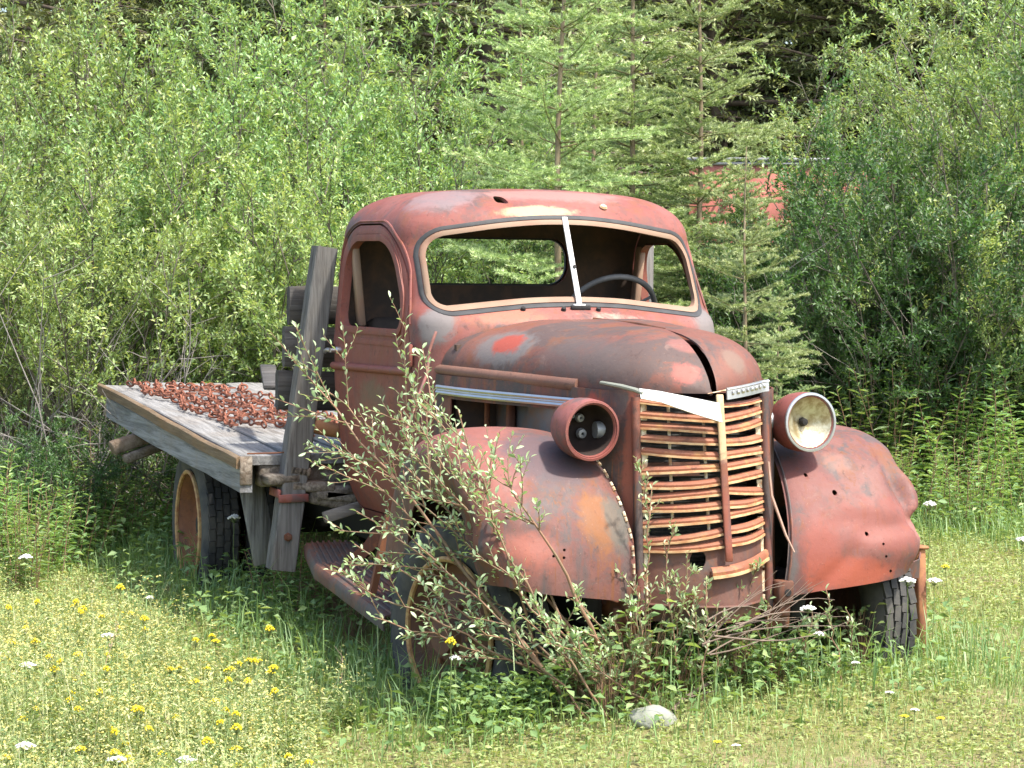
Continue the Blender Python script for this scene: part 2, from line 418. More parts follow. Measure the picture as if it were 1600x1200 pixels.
# ================================================================== CAB
ZS = [.50, .56, .64, .75, .90, 1.05, 1.15, 1.30, 1.50, 1.70]
HR = spline(ZS, [.585, .62, .66, .692, .715, .732, .737, .735, .720, .697])
HF = spline(ZS, [.53, .56, .585, .61, .63, .645, .65, .65, .648, .640])
XF = spline([.50, 1.30, 1.38, 1.46, 1.58, 1.70], [-.70, -.70, -.72, -.835, -.905, -.975])
XR = -1.95
def ring(z, ins=(0, 0, 0), n=(26, 9, 26, 11, 30)):
    fi, si, ri = ins
    hr, hf, xf, xr = HR(min(z, 1.7)) - si, HF(min(z, 1.7)) - si, XF(min(z, 1.7)) - fi, XR + ri
    bow = .135 - .22 * fi; rr = .11 + ri * .2; rf = .15 + fi * .04
    def front(y): return xf - bow * (abs(y) / hf) ** 1.7
    pts = [(xr, y) for y in np.linspace(-(hr - rr), hr - rr, n[0])]                    # rear, -y to +y
    def corner(p0, c, p1, k):
        return [tuple((1-t)**2*np.array(p0) + 2*t*(1-t)*np.array(c) + t*t*np.array(p1)) for t in np.linspace(0, 1, k + 2)[1:-1]]
    xs1 = front(hf) - rf
    sl = (hf - hr) / ((front(hf)) - xr)
    def side(x): return hr + sl * (x - xr)
    pts += corner((xr, hr - rr), (xr, hr), (xr + rr, side(xr + rr)), n[1])
    pts += [(x, side(x)) for x in np.linspace(xr + rr, xs1, n[2])]
    pts += corner((xs1, side(xs1)), (front(hf) - .0, hf), (front(hf - rf), hf - rf), n[3])
    pts += [(front(y), y) for y in np.linspace(hf - rf, -(hf - rf), n[4])]
    pts += corner((front(hf - rf), -(hf - rf)), (front(hf), -hf), (xs1, -side(xs1)), n[3])
    pts += [(x, -side(x)) for x in np.linspace(xs1, xr + rr, n[2])]
    pts += corner((xr + rr, -side(xr + rr)), (xr, -hr), (xr, -(hr - rr)), n[1])
    return [(x, y, z) for x, y in pts]
rings = [ring(z) for z in list(np.linspace(.50, 1.26, 22)) + list(np.linspace(1.285, 1.70, 22))]
for a in np.linspace(0, R(78), 15)[1:]:
    zz = 1.70 + .222 * math.sin(a) ** .92; k = (1 - math.cos(a)) ** 1.12
    rings.append(ring(zz, (.34 * k + .01 * math.sin(a), .31 * k, .24 * k)))
top = np.array(rings[-1]); cen = top.mean(0)
for f in (.86, .68, .48, .26):
    rg = cen + (top - cen) * f; rg[:, 2] = top[:, 2] + .020 * (1 - f ** 2)
    rings.append([tuple(p) for p in rg])
NR = len(rings[0])
mb = MB(); V = [p for rg in rings for p in rg]; F = []
for i in range(len(rings) - 1):
    for j in range(NR):
        j2 = (j + 1) % NR
        F.append((i * NR + j, (i + 1) * NR + j, (i + 1) * NR + j2, i * NR + j2))
V.append((cen[0], cen[1], top[0, 2] + .0205)); b = (len(rings) - 1) * NR
F += [(b + (j + 1) % NR, b + j, len(V) - 1) for j in range(NR)]
mb.add(V, F)
shell_bvh = BVHTree.FromPolygons([Vector(v) for v in V], F)
def on_cab(o, d):
    h = shell_bvh.ray_cast(Vector(o), Vector(d)); return h[0], h[1]
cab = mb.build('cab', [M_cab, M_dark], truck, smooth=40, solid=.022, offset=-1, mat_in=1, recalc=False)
# openings
WS = rpoly([(-.592, 1.424), (-.20, 1.466), (0, 1.474), (.20, 1.466), (.592, 1.424), (.588, 1.728), (.22, 1.785), (0, 1.797), (-.22, 1.785), (-.588, 1.728)],
           [.07, .05, .1, .05, .07, .085, .1, .1, .1, .085], 9)
boolean(cab, prism(WS, 'x', -1.50, -.3, M_cab))
RW = rpoly([(-.40, 1.518), (.375, 1.518), (.375, 1.735), (-.40, 1.735)], .085, 9)
boolean(cab, prism(RW, 'x', -2.3, -1.7, M_cab))
SW = rpoly([(-1.81, 1.335), (-1.075, 1.335), (-1.095, 1.46), (-1.27, 1.714), (-1.81, 1.714)], [.06, .08, .25, .20, .13], 12)
for a, b in ((-1.3, -.3), (.3, 1.3)): boolean(cab, prism(SW, 'y', a, b, M_cab))
# roof bullet hole, dash of real openings
boolean(cab, prism(rpoly([(-.262, 1.868), (-.205, 1.862), (-.215, 1.892), (-.255, 1.896)], .012, 5), 'x', -1.45, -.9, M_cab))
# doors: the piece of the shell inside the door outline
DO = rpoly([(-1.885, .55), (-1.05, .55), (-.955, .66), (-.955, 1.26), (-1.20, 1.772), (-1.885, 1.772)], [.07, .05, .06, .22, .26, .20], 14)
DG = rpoly([(-1.893, .543), (-1.046, .543), (-.947, .655), (-.947, 1.263), (-1.196, 1.780), (-1.893, 1.780)], [.07, .05, .06, .22, .26, .20], 14)
doors = []
for s in (-1, 1):
    d = link('door', cab.data.copy(), truck); d.data.name = 'door'
    d.data.materials[0] = M_door
    c = prism(DO, 'y', .30 * s if s > 0 else -1.3, 1.3 if s > 0 else -.30, M_door)
    boolean(d, c, 'INTERSECT'); finish(d, 40); doors.append(d)
for s in (-1, 1):
    boolean(cab, prism(DG, 'y', .30 if s > 0 else -1.3, 1.3 if s > 0 else -.30, M_cab))
finish(cab, 40)

def path_on_cab(outl, axis, s=1, step=.03):
    out = []
    for q in densify(outl, step):
        if axis == 'x': o, d = (0.2 if s > 0 else -3, q[0], q[1]), ((-1, 0, 0) if s > 0 else (1, 0, 0))
        else: o, d = (q[0], 2 * s, q[1]), (0, -s, 0)
        h, n = on_cab(o, d)
        if h is not None: out.append((h, n))
    return out
def grow(poly, d):
    P = np.array(poly); k = len(P); out = []
    for i in range(k):
        t = P[(i + 1) % k] - P[i - 1]; t /= np.linalg.norm(t) + 1e-9
        out.append(tuple(P[i] + d * np.array([t[1], -t[0]])))
    return out
def strip_on_cab(name, outl, axis, s, w_in, w_out, lift, mat, parent, depth=.012):
    """a closed moulded strip that lies on the cab skin along an outline"""
    G = []
    for off, lf in ((w_in, -depth), (w_in, lift), ((w_in + w_out) / 2, lift * 1.25), (w_out, lift), (w_out, -.004)):
        pts = []
        for q in densify(grow(outl, off), .03) if False else grow(outl2, off):
            if axis == 'x': h, n = on_cab((0.4 if s > 0 else -3, q[0], q[1]), ((-1, 0, 0) if s > 0 else (1, 0, 0)))
            else: h, n = on_cab((q[0], 2 * s, q[1]), (0, -s, 0))
            dirv = Vector((s, 0, 0)) if axis == 'x' else Vector((0, s, 0))
            pts.append(h + dirv * lf)
        G.append(pts)
    G = [[G[i][j] for i in range(len(G))] for j in range(len(G[0]))]
    m = MB(); m.grid(G, closed_u=True)
    return m.build(name, mat, parent, smooth=50)
outl2 = densify(WS, .03)
strip_on_cab('windshield_frame', WS, 'x', 1, -.014, .006, .007, M_tan, truck, depth=.03)
strip_on_cab('windshield_seal', WS, 'x', 1, .009, .024, .006, M_seal, truck)
outl2 = densify(RW, .04)
strip_on_cab('rear_window_frame', RW, 'x', -1, -.01, .01, .006, M_seal, truck)
for s, d in ((-1, doors[0]), (1, doors[1])):
    outl2 = densify(SW, .03)
    strip_on_cab('window_frame', SW, 'y', s, -.008, .020, .007, M_door, d, depth=.03)
    # inner tan garnish at the rear edge of the window
    m = MB()
    m.box((-1.785, s * .652, 1.52), (.055, .03, .36), rot=Matrix.Rotation(R(-5.5 * s), 3, 'X'))
    m.build('window_channel', M_tan, d, bevel=.005)
    # belt moulding over the door
    P = []
    for x in np.linspace(-1.875, -.97, 14):
        h, n = on_cab((x, 2 * s, 1.172 + .012 * (x + 1.4)), (0, -s, 0)); P.append(h + Vector((0, s * .004, 0)))
    MB().tube(P, [.019] * len(P), 8, flat=.9).build('belt_moulding', M_door, d)
    # pressed recess line around the window: raised outer bead
    outl2 = densify(rpoly([(-1.845, 1.285), (-1.055, 1.285), (-1.075, 1.42), (-1.25, 1.748), (-1.848, 1.748)], [.09, .10, .25, .23, .16], 12), .03)
    strip_on_cab('window_pressing', None, 'y', s, -.012, .012, .003, M_door, d)
    # handle
    m = MB(); h, n = on_cab((-1.80, 2 * s, 1.235), (0, -s, 0))
    m.lathe([(0, 0), (.016, 0), (.016, .02), (.009, .024), (.009, .045), (0, .045)], h - Vector((0, s * .004, 0)), (0, s, 0), 14)
    m.tube([h + Vector((0, s * .042, 0)), h + Vector((-.03, s * .047, .001)), h + Vector((-.075, s * .045, -.004)), h + Vector((-.105, s * .038, -.012))], [.0105, .010, .009, .007], 10)
    m.build('door_handle', M_chrome, d)
    # hinges
    for zz in (1.245, .80):
        m = MB(); h, n = on_cab((-.965, 2 * s, zz), (0, -s, 0))
        m.box(h + Vector((0, s * .008, 0)), (.035, .018, .085)); m.tube([h + Vector((.018, s * .012, -.045)), h + Vector((.018, s * .012, .045))], .009, 8)
        m.build('hinge', M_door, d, bevel=.003)
# drip rail over the door
for s in (-1, 1):
    P = []
    for q in rpoly([(-1.90, 1.25), (-1.90, 1.79), (-1.19, 1.79), (-.985, 1.36)], [.01, .20, .26, .01], 14)[10:-12]:
        h, n = on_cab((q[0], 2 * s, q[1]), (0, -s, 0))
        if h is not None: P.append(h + Vector((0, s * .001, 0)))
    MB().tube(P, [.0055] * len(P), 6).build('drip_rail', M_cab, truck)
# centre strip of the windscreen
h0, _ = on_cab((.4, 0, 1.81), (-1, 0, 0)); h1, _ = on_cab((.4, 0, 1.455), (-1, 0, 0))
m = MB(); P = [h0.lerp(h1, t) + Vector((.012, .0, 0)) for t in np.linspace(0, 1, 8)]
m.tube(P, [.016] * 8, 4, flat=.4, up=(1, 0, 0)); 
m.box(h1 + Vector((.012, 0, -.012)), (.02, .05, .028))
m.build('windshield_divider', M_white, truck, bevel=.002)
MB().lathe([(0, .0), (.008, 0), (.008, .004), (0, .005)], P[4] + Vector((.006, .004, 0)), (1, 0, .5), 8).build('screw', M_black, truck)
# wiper posts and cowl bolts
for y in (-.075, .075, -.24):
    h, n = on_cab((.4, y, 1.432), (-1, 0, 0))
    MB().lathe([(0, 0), (.011, 0), (.009, .012), (0, .014)], h, n, 10).build('wiper_stud', M_black, truck)
m = MB(); h, n = on_cab((.4, 0, 1.437), (-1, 0, 0)); m.box(h + n * .006, (.012, .085, .02)); m.build('wiper_bracket', M_black, truck, bevel=.003)
h, n = on_cab((.2, .20, 1.852), (-1, 0, 0))
MB().lathe([(0, .0), (.012, 0), (.017, .006), (.012, .012), (0, .008)], h, n, 12).build('marker_lamp_base', M_cream, truck)
# interior
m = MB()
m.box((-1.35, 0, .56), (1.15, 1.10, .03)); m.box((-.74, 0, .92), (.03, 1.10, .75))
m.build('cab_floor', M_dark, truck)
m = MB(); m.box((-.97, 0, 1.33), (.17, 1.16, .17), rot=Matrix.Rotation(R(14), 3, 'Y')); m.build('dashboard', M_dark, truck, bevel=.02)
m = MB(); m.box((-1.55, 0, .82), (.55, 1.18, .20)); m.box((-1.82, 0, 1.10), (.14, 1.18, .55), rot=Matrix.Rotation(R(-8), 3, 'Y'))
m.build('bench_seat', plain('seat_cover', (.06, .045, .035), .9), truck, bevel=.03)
sw = MB(); ax = Vector((-.80, 0, .62)).normalized(); c0 = Vector((-1.33, .335, 1.405))
e1 = Vector((0, 1, 0)); e2 = ax.cross(e1)
sw.tube([c0 + (e1 * math.cos(a) + e2 * math.sin(a)) * .205 for a in np.linspace(0, 2 * math.pi, 49)[:-1]], .0125, 8, closed=True)
for k in range(3):
    a = R(90 + 120 * k); sw.tube([c0 - ax * .02, c0 + (e1 * math.cos(a) + e2 * math.sin(a)) * .2], .007, 6)
sw.tube([c0, c0 - ax * .55], .02, 8)
sw.build('steering_wheel', plain('grey_bakelite', (.15, .15, .145), .5), truck)

# ================================================================== HOOD
HW = spline([-.86, -.6, -.35, -.1, .1, .25, .36, .44, .485, .50], [.605, .575, .52, .445, .385, .325, .255, .165, .07, .0])
HT = spline([-.86, -.6, -.3, 0, .15, .28, .38, .45, .49, .50], [1.405, 1.400, 1.395, 1.385, 1.370, 1.345, 1.305, 1.255, 1.205, 1.175])
HBZ = spline([-.86, .15, .5], [1.19, 1.172, 1.165])
def hood_half(s, y_gap, dz, dx):
    G = []
    for t in np.linspace(0, 1, 46):
        x = -.66 + 1.16 * (1 - (1 - t) ** 1.9)
        w_, zt, zb = HW(x), HT(x), HBZ(x); row = []
        for a in np.linspace(0, R(90), 22):
            c_, s_ = math.cos(a), math.sin(a); p = 2 / 2.5
            y = w_ * c_ ** p; z = zb + (zt - zb) * s_ ** p
            back = .17 * (y / .6) ** 2 * (1 - t) ** 2
            g = y_gap * sm((x - .02) / .42)
            yy = max(y, g) if g > 0 else y
            xx = x - back
            # a little sag and dents of a panel that has been sprung open
            wob = .004 * math.sin(9 * x + 3 * y * s) + .003 * math.sin(17 * y - 6 * x)
            row.append((xx + dx * sm((x + .2) / .7), s * yy, z + wob * s_ + dz * sm((x - .05) / .4) * s_))
        G.append(row)
    m = MB(); m.grid(G)
    return m
hr_ = hood_half(-1, .006, -.012, .0).build('hood_panel', M_hood, truck, smooth=45, solid=.006)
hl_ = hood_half(1, .034, .006, -.03).build('hood_panel', M_hood, truck, smooth=45, solid=.006)
tag(hr_, 'right half of the hood with a bright red patch'); tag(hl_, 'left half of the hood lifted off the centre seam')
# under-hood darkness is the bay itself: ridge of the hinge
MB().tube([(-.66, .002, 1.401), (-.2, .003, 1.393), (.05, .004, 1.380)], .006, 6).build('hood_hinge', M_rust, truck)
for s in (-1, 1):
    P = [(x - .17 * (HW(x) / .6) ** 2 * (1 - (x + .66) / 1.16) ** 2 * .9, s * (HW(x) + .002), HBZ(x) + .010) for x in np.linspace(-.68, .13, 14)]
    P.insert(0, (P[0][0] - .05, s * (HW(-.86) + .004), P[0][2] + .002))
    MB().tube([(p[0], p[1] - s * .019, p[2] - .004) for p in P], [.026] * len(P), 16).build('hood_moulding', M_mould, truck)
    # side panel with its opening
    m = MB(); xs = np.linspace(-.84, .13, 20)
    def sp(x, z): return (x, s * (HW(x) - .004 + (.02 * (1.17 - z))), z)
    for z0, z1, xa, xb in ((1.085, 1.175, -.84, .13), (.62, 1.085, -.84, -.69)):
        ux = np.linspace(xa, xb, 14); uz = np.linspace(z0, z1, 4)
        m.grid([[sp(x, z) for z in uz] for x in ux])
    m.build('hood_side_panel', M_shell, truck, solid=.006, smooth=40)
    m = MB(); P = [(x, s * (HW(x) + .012), 1.118 - .004 * (x + .8)) for x in np.linspace(-.79, .15, 12)]
    m.tube(P, [.018] * 12, 8, flat=.45, up=(0, 0, 1)) if False else None
    for dz, r in ((.011, .008), (-.011, .008), (0, .005)):
        m.tube([(p[0], p[1], p[2] + dz) for p in P], r, 6)
    m.build('chrome_trim', M_chrome, truck)
# cowl seam wire / rod hanging from the cowl
m = MB(); m.tube([(-.80, -.612, 1.345), (-.79, -.632, 1.30), (-.80, -.642, 1.26), (-.765, -.655, 1.19), (-.73, -.71, 1.08), (-.68, -.765, .97)], .0065, 8)
m.build('bent_rod', rust_paint('dull_pink_paint', base=(.30, .16, .13)), truck)
# engine bay
m = MB()
for s in (-1, 1): m.box((-.27, s * .40, .86), (.78, .02, .50))
m.box((-.25, 0, .74), (.70, .30, .40)); m.box((-.25, 0, 1.0), (.60, .20, .16)); m.box((.10, 0, .62), (.2, .34, .3))
m.build('engine', M_engine, truck, bevel=.015)
m = MB(); m.box((-.42, -.43, .87), (.035, .03, .46)); m.box((-.64, -.45, .87), (.02, .02, .46)); m.build('inner_brace', M_rust, truck, bevel=.004)
for (x, z) in ((-.12, .985), (-.10, .955), (-.11, .935)):
    MB().tube([(x, -.43, z), (x + .07, -.43, z - .003)], .007, 8).build('bolt', M_chrome, truck)
m = MB(); m.tube([(.12, -.40, 1.08), (.07, -.41, .95), (.03, -.42, .84)], .006, 6); m.build('hose', M_engine, truck)

# ================================================================== RADIATOR SHELL, GRILLE, APRON
def gxe(z): return .425 + (1.15 - z) / .72 * .07
def gxc(z): return .53 + (1.15 - z) / .72 * .12
YL, YR = -.255, .222
def gx(y, z):
    k = abs(y / (YL if y < 0 else YR)); return gxe(z) + (gxc(z) - gxe(z)) * (1 - min(k, 1.0) ** 1.8)
for s, ye in ((-1, YL), (1, YR)):
    G = []
    for u in np.linspace(0, 1, 14):
        row = []
        for z in np.linspace(1.172, .41, 16):
            xb = .10; yb = s * .385
            x = xb + (gxe(z) - xb) * (1 - (1 - u) ** 1.25); y = yb + (ye - yb) * u ** 1.3 + s * .02 * math.sin(u * math.pi)
            if u > .93: x += .006
            row.append((x, y, z))
        G.append(row)
    m = MB(); m.grid(G)
    m.tube([(gxe(z) + .004, ye - s * .006 + s * .018, z) for z in np.linspace(1.15, .40, 12)], [.016] * 12, 8)
    o = m.build('radiator_shell', M_shell, truck, solid=.006, smooth=50)
    # inner perforated cream flange
    m = MB(); zs = np.linspace(1.13, .42, 60); pr = random.Random(5)
    for i in range(len(zs) - 1):
        wv = .012 + .004 * pr.random(); zz = (zs[i] + zs[i + 1]) / 2
        if pr.random() < .14: continue
        m.box((gxe(zz) + .004, ye - s * (.022 + wv / 2 - .012), zz), (.006, wv * 1.5, abs(zs[0] - zs[1]) * 1.05))
    m.build('cream_flange', M_cream, truck)['kind'] = 'stuff'
    # bolts in the flange
grille = empty('grille'); grille.parent = truck
ROWS = [(1.137, 1.119, 1.126, 1.141), (1.093, 1.079, 1.079, 1.107), (1.053, 1.039, 1.039, 1.066), (1.009, 1.001, .999, 1.005), (.965, .952, .952, .962), (.892, .912, .912, .925),
        (.843, .863, .862, .880), (.794, .826, .833, .814), (.762, .782, .782, .788), (.706, .736, .743, .758), (.645, .689, .692, .710), (.621, .646, .649, .669)]
def bar(y0, y1, z0, z1, sag=0.0, h=.019, out=0.0):
    n = 14; top_, lip = [], []
    for i in range(n):
        t = i / (n - 1); y = y0 + (y1 - y0) * t; z = z0 + (z1 - z0) * t + sag * math.sin(math.pi * t) + random.uniform(-.0004, .0004)
        x = gx(y, z) + out
        top_.append([(x - .018, y, z + h * .55), (x - .004, y, z + h * .40), (x + .004, y, z), (x + .002, y, z - h * .45), (x - .016, y, z - h * .5)])
        lip.append([(x + .000, y, z - h * .42), (x + .010, y, z - h * .40), (x + .0105, y, z - h * .68), (x - .012, y, z - h * .74)])
    m = MB(); m.grid(top_, 0); m.grid(lip, 1)
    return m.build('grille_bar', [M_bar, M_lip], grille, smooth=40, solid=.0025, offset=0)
for i, (a, b_, c_, d_) in enumerate(ROWS):
    hh = .011 if i == 0 else .0205
    bar(YL, -.004, a, b_, random.uniform(-.006, .003), hh); bar(.004, YR, c_, d_, random.uniform(-.006, .004), hh)
bar(-.055, YR + .004, .547, .590, -.004, .03, .02)
m = MB(); P = [(gx(0, z) + .022, .003 + .006 * (1.15 - z), z) for z in np.linspace(1.165, .585, 12)]
m.tube(P, [.019] * 12, 4, flat=.42, up=(1, 0, 0))
m.build('grille_centre_bar', rust_paint('centre_bar_paint', base=(.27, .085, .055), faded=(.34, .13, .08), dust=.3, spots=[((.56, 0, 1.1), .1, (.62, .46, .26), .9, (1, 1, 1.6))]), grille, bevel=.003)
m = MB()
for yy in (-.155, -.04): m.tube([(gx(yy, z) - .03, yy, z) for z in np.linspace(1.14, .56, 8)], .006, 6)
m.tube([(gx(.02, z) - .025, .025, z) for z in np.linspace(1.14, .6, 8)], [.009] * 8, 4)
m.build('grille_stay', M_cream, grille)
# radiator core
m = MB(); m.box((.27, -.015, .80), (.05, .50, .66))
for k in range(48): m.box((.298, -.015, .48 + k * .0135), (.008, .48, .004))
m.build('radiator', plain('radiator_core', (.045, .046, .046), .7, var=.4, scale=60, col2=(.09, .08, .07)), truck)
m = MB(); m.box((.335, -.10, .885), (.01, .25, .05)); m.build('radiator_strap', M_apron, truck)
# lower apron with the crank hole
G = []
for y in np.linspace(YL - .012, YR + .012, 34):
    yy = max(min(y, YR), YL); row = []
    for z in np.linspace(.665, .365, 20):
        k = sm((.425 - z) / .06)
        row.append((gx(yy, z) - .012 - .03 * k, y, z))
    G.append(row)
m = MB(); m.grid(G); ap = m.build('grille_apron', M_apron, truck, solid=.005, smooth=50)
boolean(ap, prism([(-.088 + .026 * math.cos(a) * (1 + .1 * math.sin(2 * a)), .588 + .034 * math.sin(a)) for a in np.linspace(0, 2 * math.pi, 25)[:-1]], 'x', .4, .9, M_apron)); finish(ap, 40)
MB().tube([(gx(max(min(y, YR), YL), .425) - .010, y, .425) for y in np.linspace(YL - .01, YR + .01, 20)], .006, 6).build('apron_bead', M_apron, truck)
MB().tube([(gx(-.06, .53) + .004, -.056, .55), (gx(-.06, .5) + .003, -.056, .50)], .004, 6).build('drip_stain', M_rust, truck)
# loose white trim, chrome nameplate
def plate(name, pts_top, pts_bot, mat, th=.006, parent=truck, **k):
    m = MB(); m.grid([list(p) for p in zip(pts_top, pts_bot)]); return m.build(name, mat, parent, solid=th, smooth=40, **k)
T = [(.50, -.282, 1.186), (.535, -.22, 1.178), (.57, -.12, 1.158), (.60, -.02, 1.138)]
Bt = [(.515, -.282, 1.152), (.553, -.22, 1.140), (.592, -.12, 1.104), (.622, -.018, 1.072)]
plate('loose_trim', T, Bt, M_white, .008)
MB().tube([(.30, -.345, 1.196), (.40, -.31, 1.188), (.48, -.285, 1.178), (.51, -.27, 1.168)], [.010, .012, .012, .010], 8, flat=.7).build('trim_clip', plain('greenish_metal', (.27, .28, .22), .5, metal=.3), truck)
ys = np.linspace(.035, .245, 12); zt = lambda y: 1.170 + .115 * (y - .035); nt, nb = [], []
for y in ys:
    nt.append((gx(min(y, YR), 1.16) + .018, y, zt(y) + .018)); nb.append((gx(min(y, YR), 1.16) + .022, y, zt(y) - .024))
npl = plate('nameplate', nt, nb, M_chrome, .007)
m = MB()
for k, y in enumerate(np.linspace(.06, .225, 8)):       # worn raised characters, no longer legible
    m.box((gx(min(y, YR), 1.16) + .0235, y, zt(y) - .003), (.005, .010 if k % 3 else .006, .016))
m.build('worn_relief', M_chrome, npl, bevel=.0015)['kind'] = 'stuff'
m = MB(); m.tube([(p[0] + .002, p[1], p[2] - .006) for p in nt], .003, 6); m.build('nameplate_rib', M_chrome, npl)
m = MB(); m.tube([(.50, -.02, 1.165), (.505, .05, 1.178), (.49, .10, 1.176)], [.004, .008, .003], 6, flat=.4); m.build('bent_strip', M_cream, truck)
MB().tube([(.49, .225, .92), (.50, .235, .80), (.54, .275, .66), (.56, .30, .60)], [.005, .006, .005, .003], 6).build('hanging_strip', plain('pinkish_strip', (.42, .27, .20), .6), truck)

# ================================================================== FENDERS
def fender(s, yout, dents, creases=()):
    Rf = spline([0, 30, 60, 90, 120, 150, 180, 195], [.56, .60, .605, .60, .63, .71, .80, .84])
    prof = [(0, .86), (.06, .915), (.16, .962), (.3, .99), (.46, 1.0), (.62, .99), (.76, .958), (.86, .905), (.93, .83), (.975, .73), (1.0, .60), (1.005, .46), (1.0, .30), (.985, .14), (.975, .0)]
    tt = np.linspace(0, 1, len(prof)); py = spline(tt, [p[0] for p in prof]); pr_ = spline(tt, [p[1] for p in prof])
    nv, nu = 64, 84; G = []
    for i in range(nv):
        v = i / (nv - 1); row = []
        for j in range(nu):
            u = j / (nu - 1)
            r0 = .56 * (.72 + .28 * pr_(v)); phi0 = math.degrees(math.asin((.012 + .075 * min(v / .62, 1.0)) / r0))
            phi = phi0 + (178 - phi0) * u
            yi = float(np.interp(phi, [0, 25, 60, 90, 140, 180], [.265 if s > 0 else .30, .30, .345, .40, .52, .60]))
            yo = yout - .13 * max(0, 1 - phi / 48) ** 1.6 - .03 * sm((phi - 110) / 70)
            rr = Rf(phi); ro = .345 + .05 * sm((phi - 90) / 60)
            r = ro + (rr - ro) * pr_(v)
            if phi < 50: r = r  # front stays round
            y = yi + (yo - yi) * py(v)
            row.append(Vector((r * math.cos(R(phi)), s * y, .42 + r * math.sin(R(phi)))))
        G.append(row)
    for (c, rad, amt, dirn) in dents:
        c = Vector(c); dv = Vector(dirn).normalized()
        for row in G:
            for k, p in enumerate(row):
                d = Vector(((p.x - c.x) / rad[0], (p.y - c.y) / rad[1], (p.z - c.z) / rad[2])).length
                if d < 1: row[k] = p + dv * amt * (1 - d * d) ** 2
    for (a, b_, wl, wr, amt) in creases:          # a sharp fold: steep on one side, shallow on the other
        a, b_ = np.array(a), np.array(b_); L2 = ((b_ - a) ** 2).sum()
        for row in G:
            for k, p in enumerate(row):
                q = np.array((abs(p.y), p.z)); t_ = float(np.clip(((q - a) @ (b_ - a)) / L2, 0, 1)); cp = a + (b_ - a) * t_
                d = np.linalg.norm(q - cp); side = (b_ - a)[0] * (q - a)[1] - (b_ - a)[1] * (q - a)[0]; w_ = wl if side * s > 0 else wr
                if d < w_ and p.x > 0: row[k] = p + Vector((-1, -.45 * s, 0)) * amt * (1 - d / w_) ** 1.4
    m = MB(); m.grid(G); return m, G
mR, GR = fender(-1, .885, [((.20, -.86, .72), (.22, .14, .16), .055, (-.2, 1, 0)), ((.42, -.82, .62), (.12, .12, .10), -.02, (-.5, 1, 0)), ((-.1, -.80, .95), (.2, .12, .1), .012, (0, 1, -1)), ((.34, -.86, .66), (.10, .10, .16), .05, (-.5, 1, 0)), ((.47, -.80, .60), (.10, .10, .14), -.02, (-1, -.6, 0)),
    ((.50, -.66, .66), (.10, .10, .08), .016, (-1, 0, 0)), ((.47, -.74, .74), (.07, .09, .10), -.014, (-1, .4, 0))])
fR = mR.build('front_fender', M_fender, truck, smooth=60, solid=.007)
tag(fR, 'front fender with faded flank, a painted pink highlight and orange streaks')
mL, GL = fender(1, .89, [((.36, .79, .80), (.3, .085, .15), .05, (-1, -.25, 0)), ((.34, .86, .76), (.25, .06, .17), -.022, (-1, -.4, 0)), ((.22, .90, .80), (.20, .13, .15), .10, (-.5, -1, -.15)), ((.36, .80, .82), (.05, .2, .16), -.012, (-1, -.5, 0)), ((.42, .80, .60), (.15, .16, .12), -.022, (-1, -.2, 0)), ((.46, .70, .60), (.2, .26, .10), -.022, (-1, -.2, 0)),
    ((.36, .82, .70), (.16, .14, .05), .03, (-1, -.8, 0)), ((.46, .57, .87), (.12, .12, .06), .014, (-1, 0, -1)), ((.50, .60, .70), (.2, .2, .05), .012, (-1, 0, 0)), ((.12, .70, 1.02), (.10, .10, .06), .01, (0, 0, -1))],
    [((.765, .90), (.835, .67), .10, .035, .030), ((.60, .655), (.86, .69), .05, .03, .016), ((.40, .47), (.55, .60), .05, .05, .010), ((.50, .88), (.62, .80), .05, .04, .010)])
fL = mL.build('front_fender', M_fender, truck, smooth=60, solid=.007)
tag(fL, 'front fender dented at its outer corner with an orange red patch')
bvL = BVHTree.FromPolygons([p for r in GL for p in r], [(i * 84 + j, (i + 1) * 84 + j, (i + 1) * 84 + j + 1, i * 84 + j + 1) for i in range(63) for j in range(83)])
bvR = BVHTree.FromPolygons([p for r in GR for p in r], [(i * 84 + j, (i + 1) * 84 + j, (i + 1) * 84 + j + 1, i * 84 + j + 1) for i in range(63) for j in range(83)])
def holes(fo, bv, lst):
    cut = MB()
    for (y, z, r) in lst:
        h = bv.ray_cast(Vector((2, y, z)), Vector((-1, 0, 0)))[0]
        if h is None: continue
        cut.lathe([(0, -.03), (r, -.03), (r * .8, .03), (0, .03)], h, (1, 0, 0), 8)
    c = cut.build('cutter', M_black, None, smooth=0); boolean(fo, c); finish(fo, 60)
holes(fL, bvL, [(.42, .86, .008), (.505, .80, .011), (.60, .655, .009), (.655, .62, .006), (.665, .575, .006), (.69, .52, .007)])
holes(fR, bvR, [(-.615, .63, .006), (-.615, .612, .006), (-.575, .632, .006), (-.578, .606, .006)])
# welt between fender and shell: a pale beaded edge
m = MB(); P = [Vector(p) + Vector((.006, -.004, .004)) for p in GR[1]][2:44]
for i in range(len(P) - 1):
    if i % 3 == 2: continue
    m.tube([P[i], P[i].lerp(P[i + 1], .75)], .0055, 6)
m.build('fender_welt', M_cream, truck)['kind'] = 'stuff'
m = MB(); P = [Vector(p) + Vector((.006, .004, .004)) for p in GL[1]][2:40]; m.tube(P, .005, 6); m.build('fender_welt', M_shell, truck)
# bumper brackets
for y in (-.315, .275):
    m = MB(); m.box((.525, y, .455), (.055, .062, .085)); m.box((.36, y, .40), (.36, .05, .07)); m.box((.50, y - .01, .37), (.03, .09, .10))
    o = m.build('bumper_bracket', M_rust, truck, bevel=.006)
    MB().lathe([(0, 0), (.013, 0), (.013, .003), (0, .0035)], (.5525, y + .006, .455), (1, 0, 0), 12).build('bolt_hole', M_black, o)
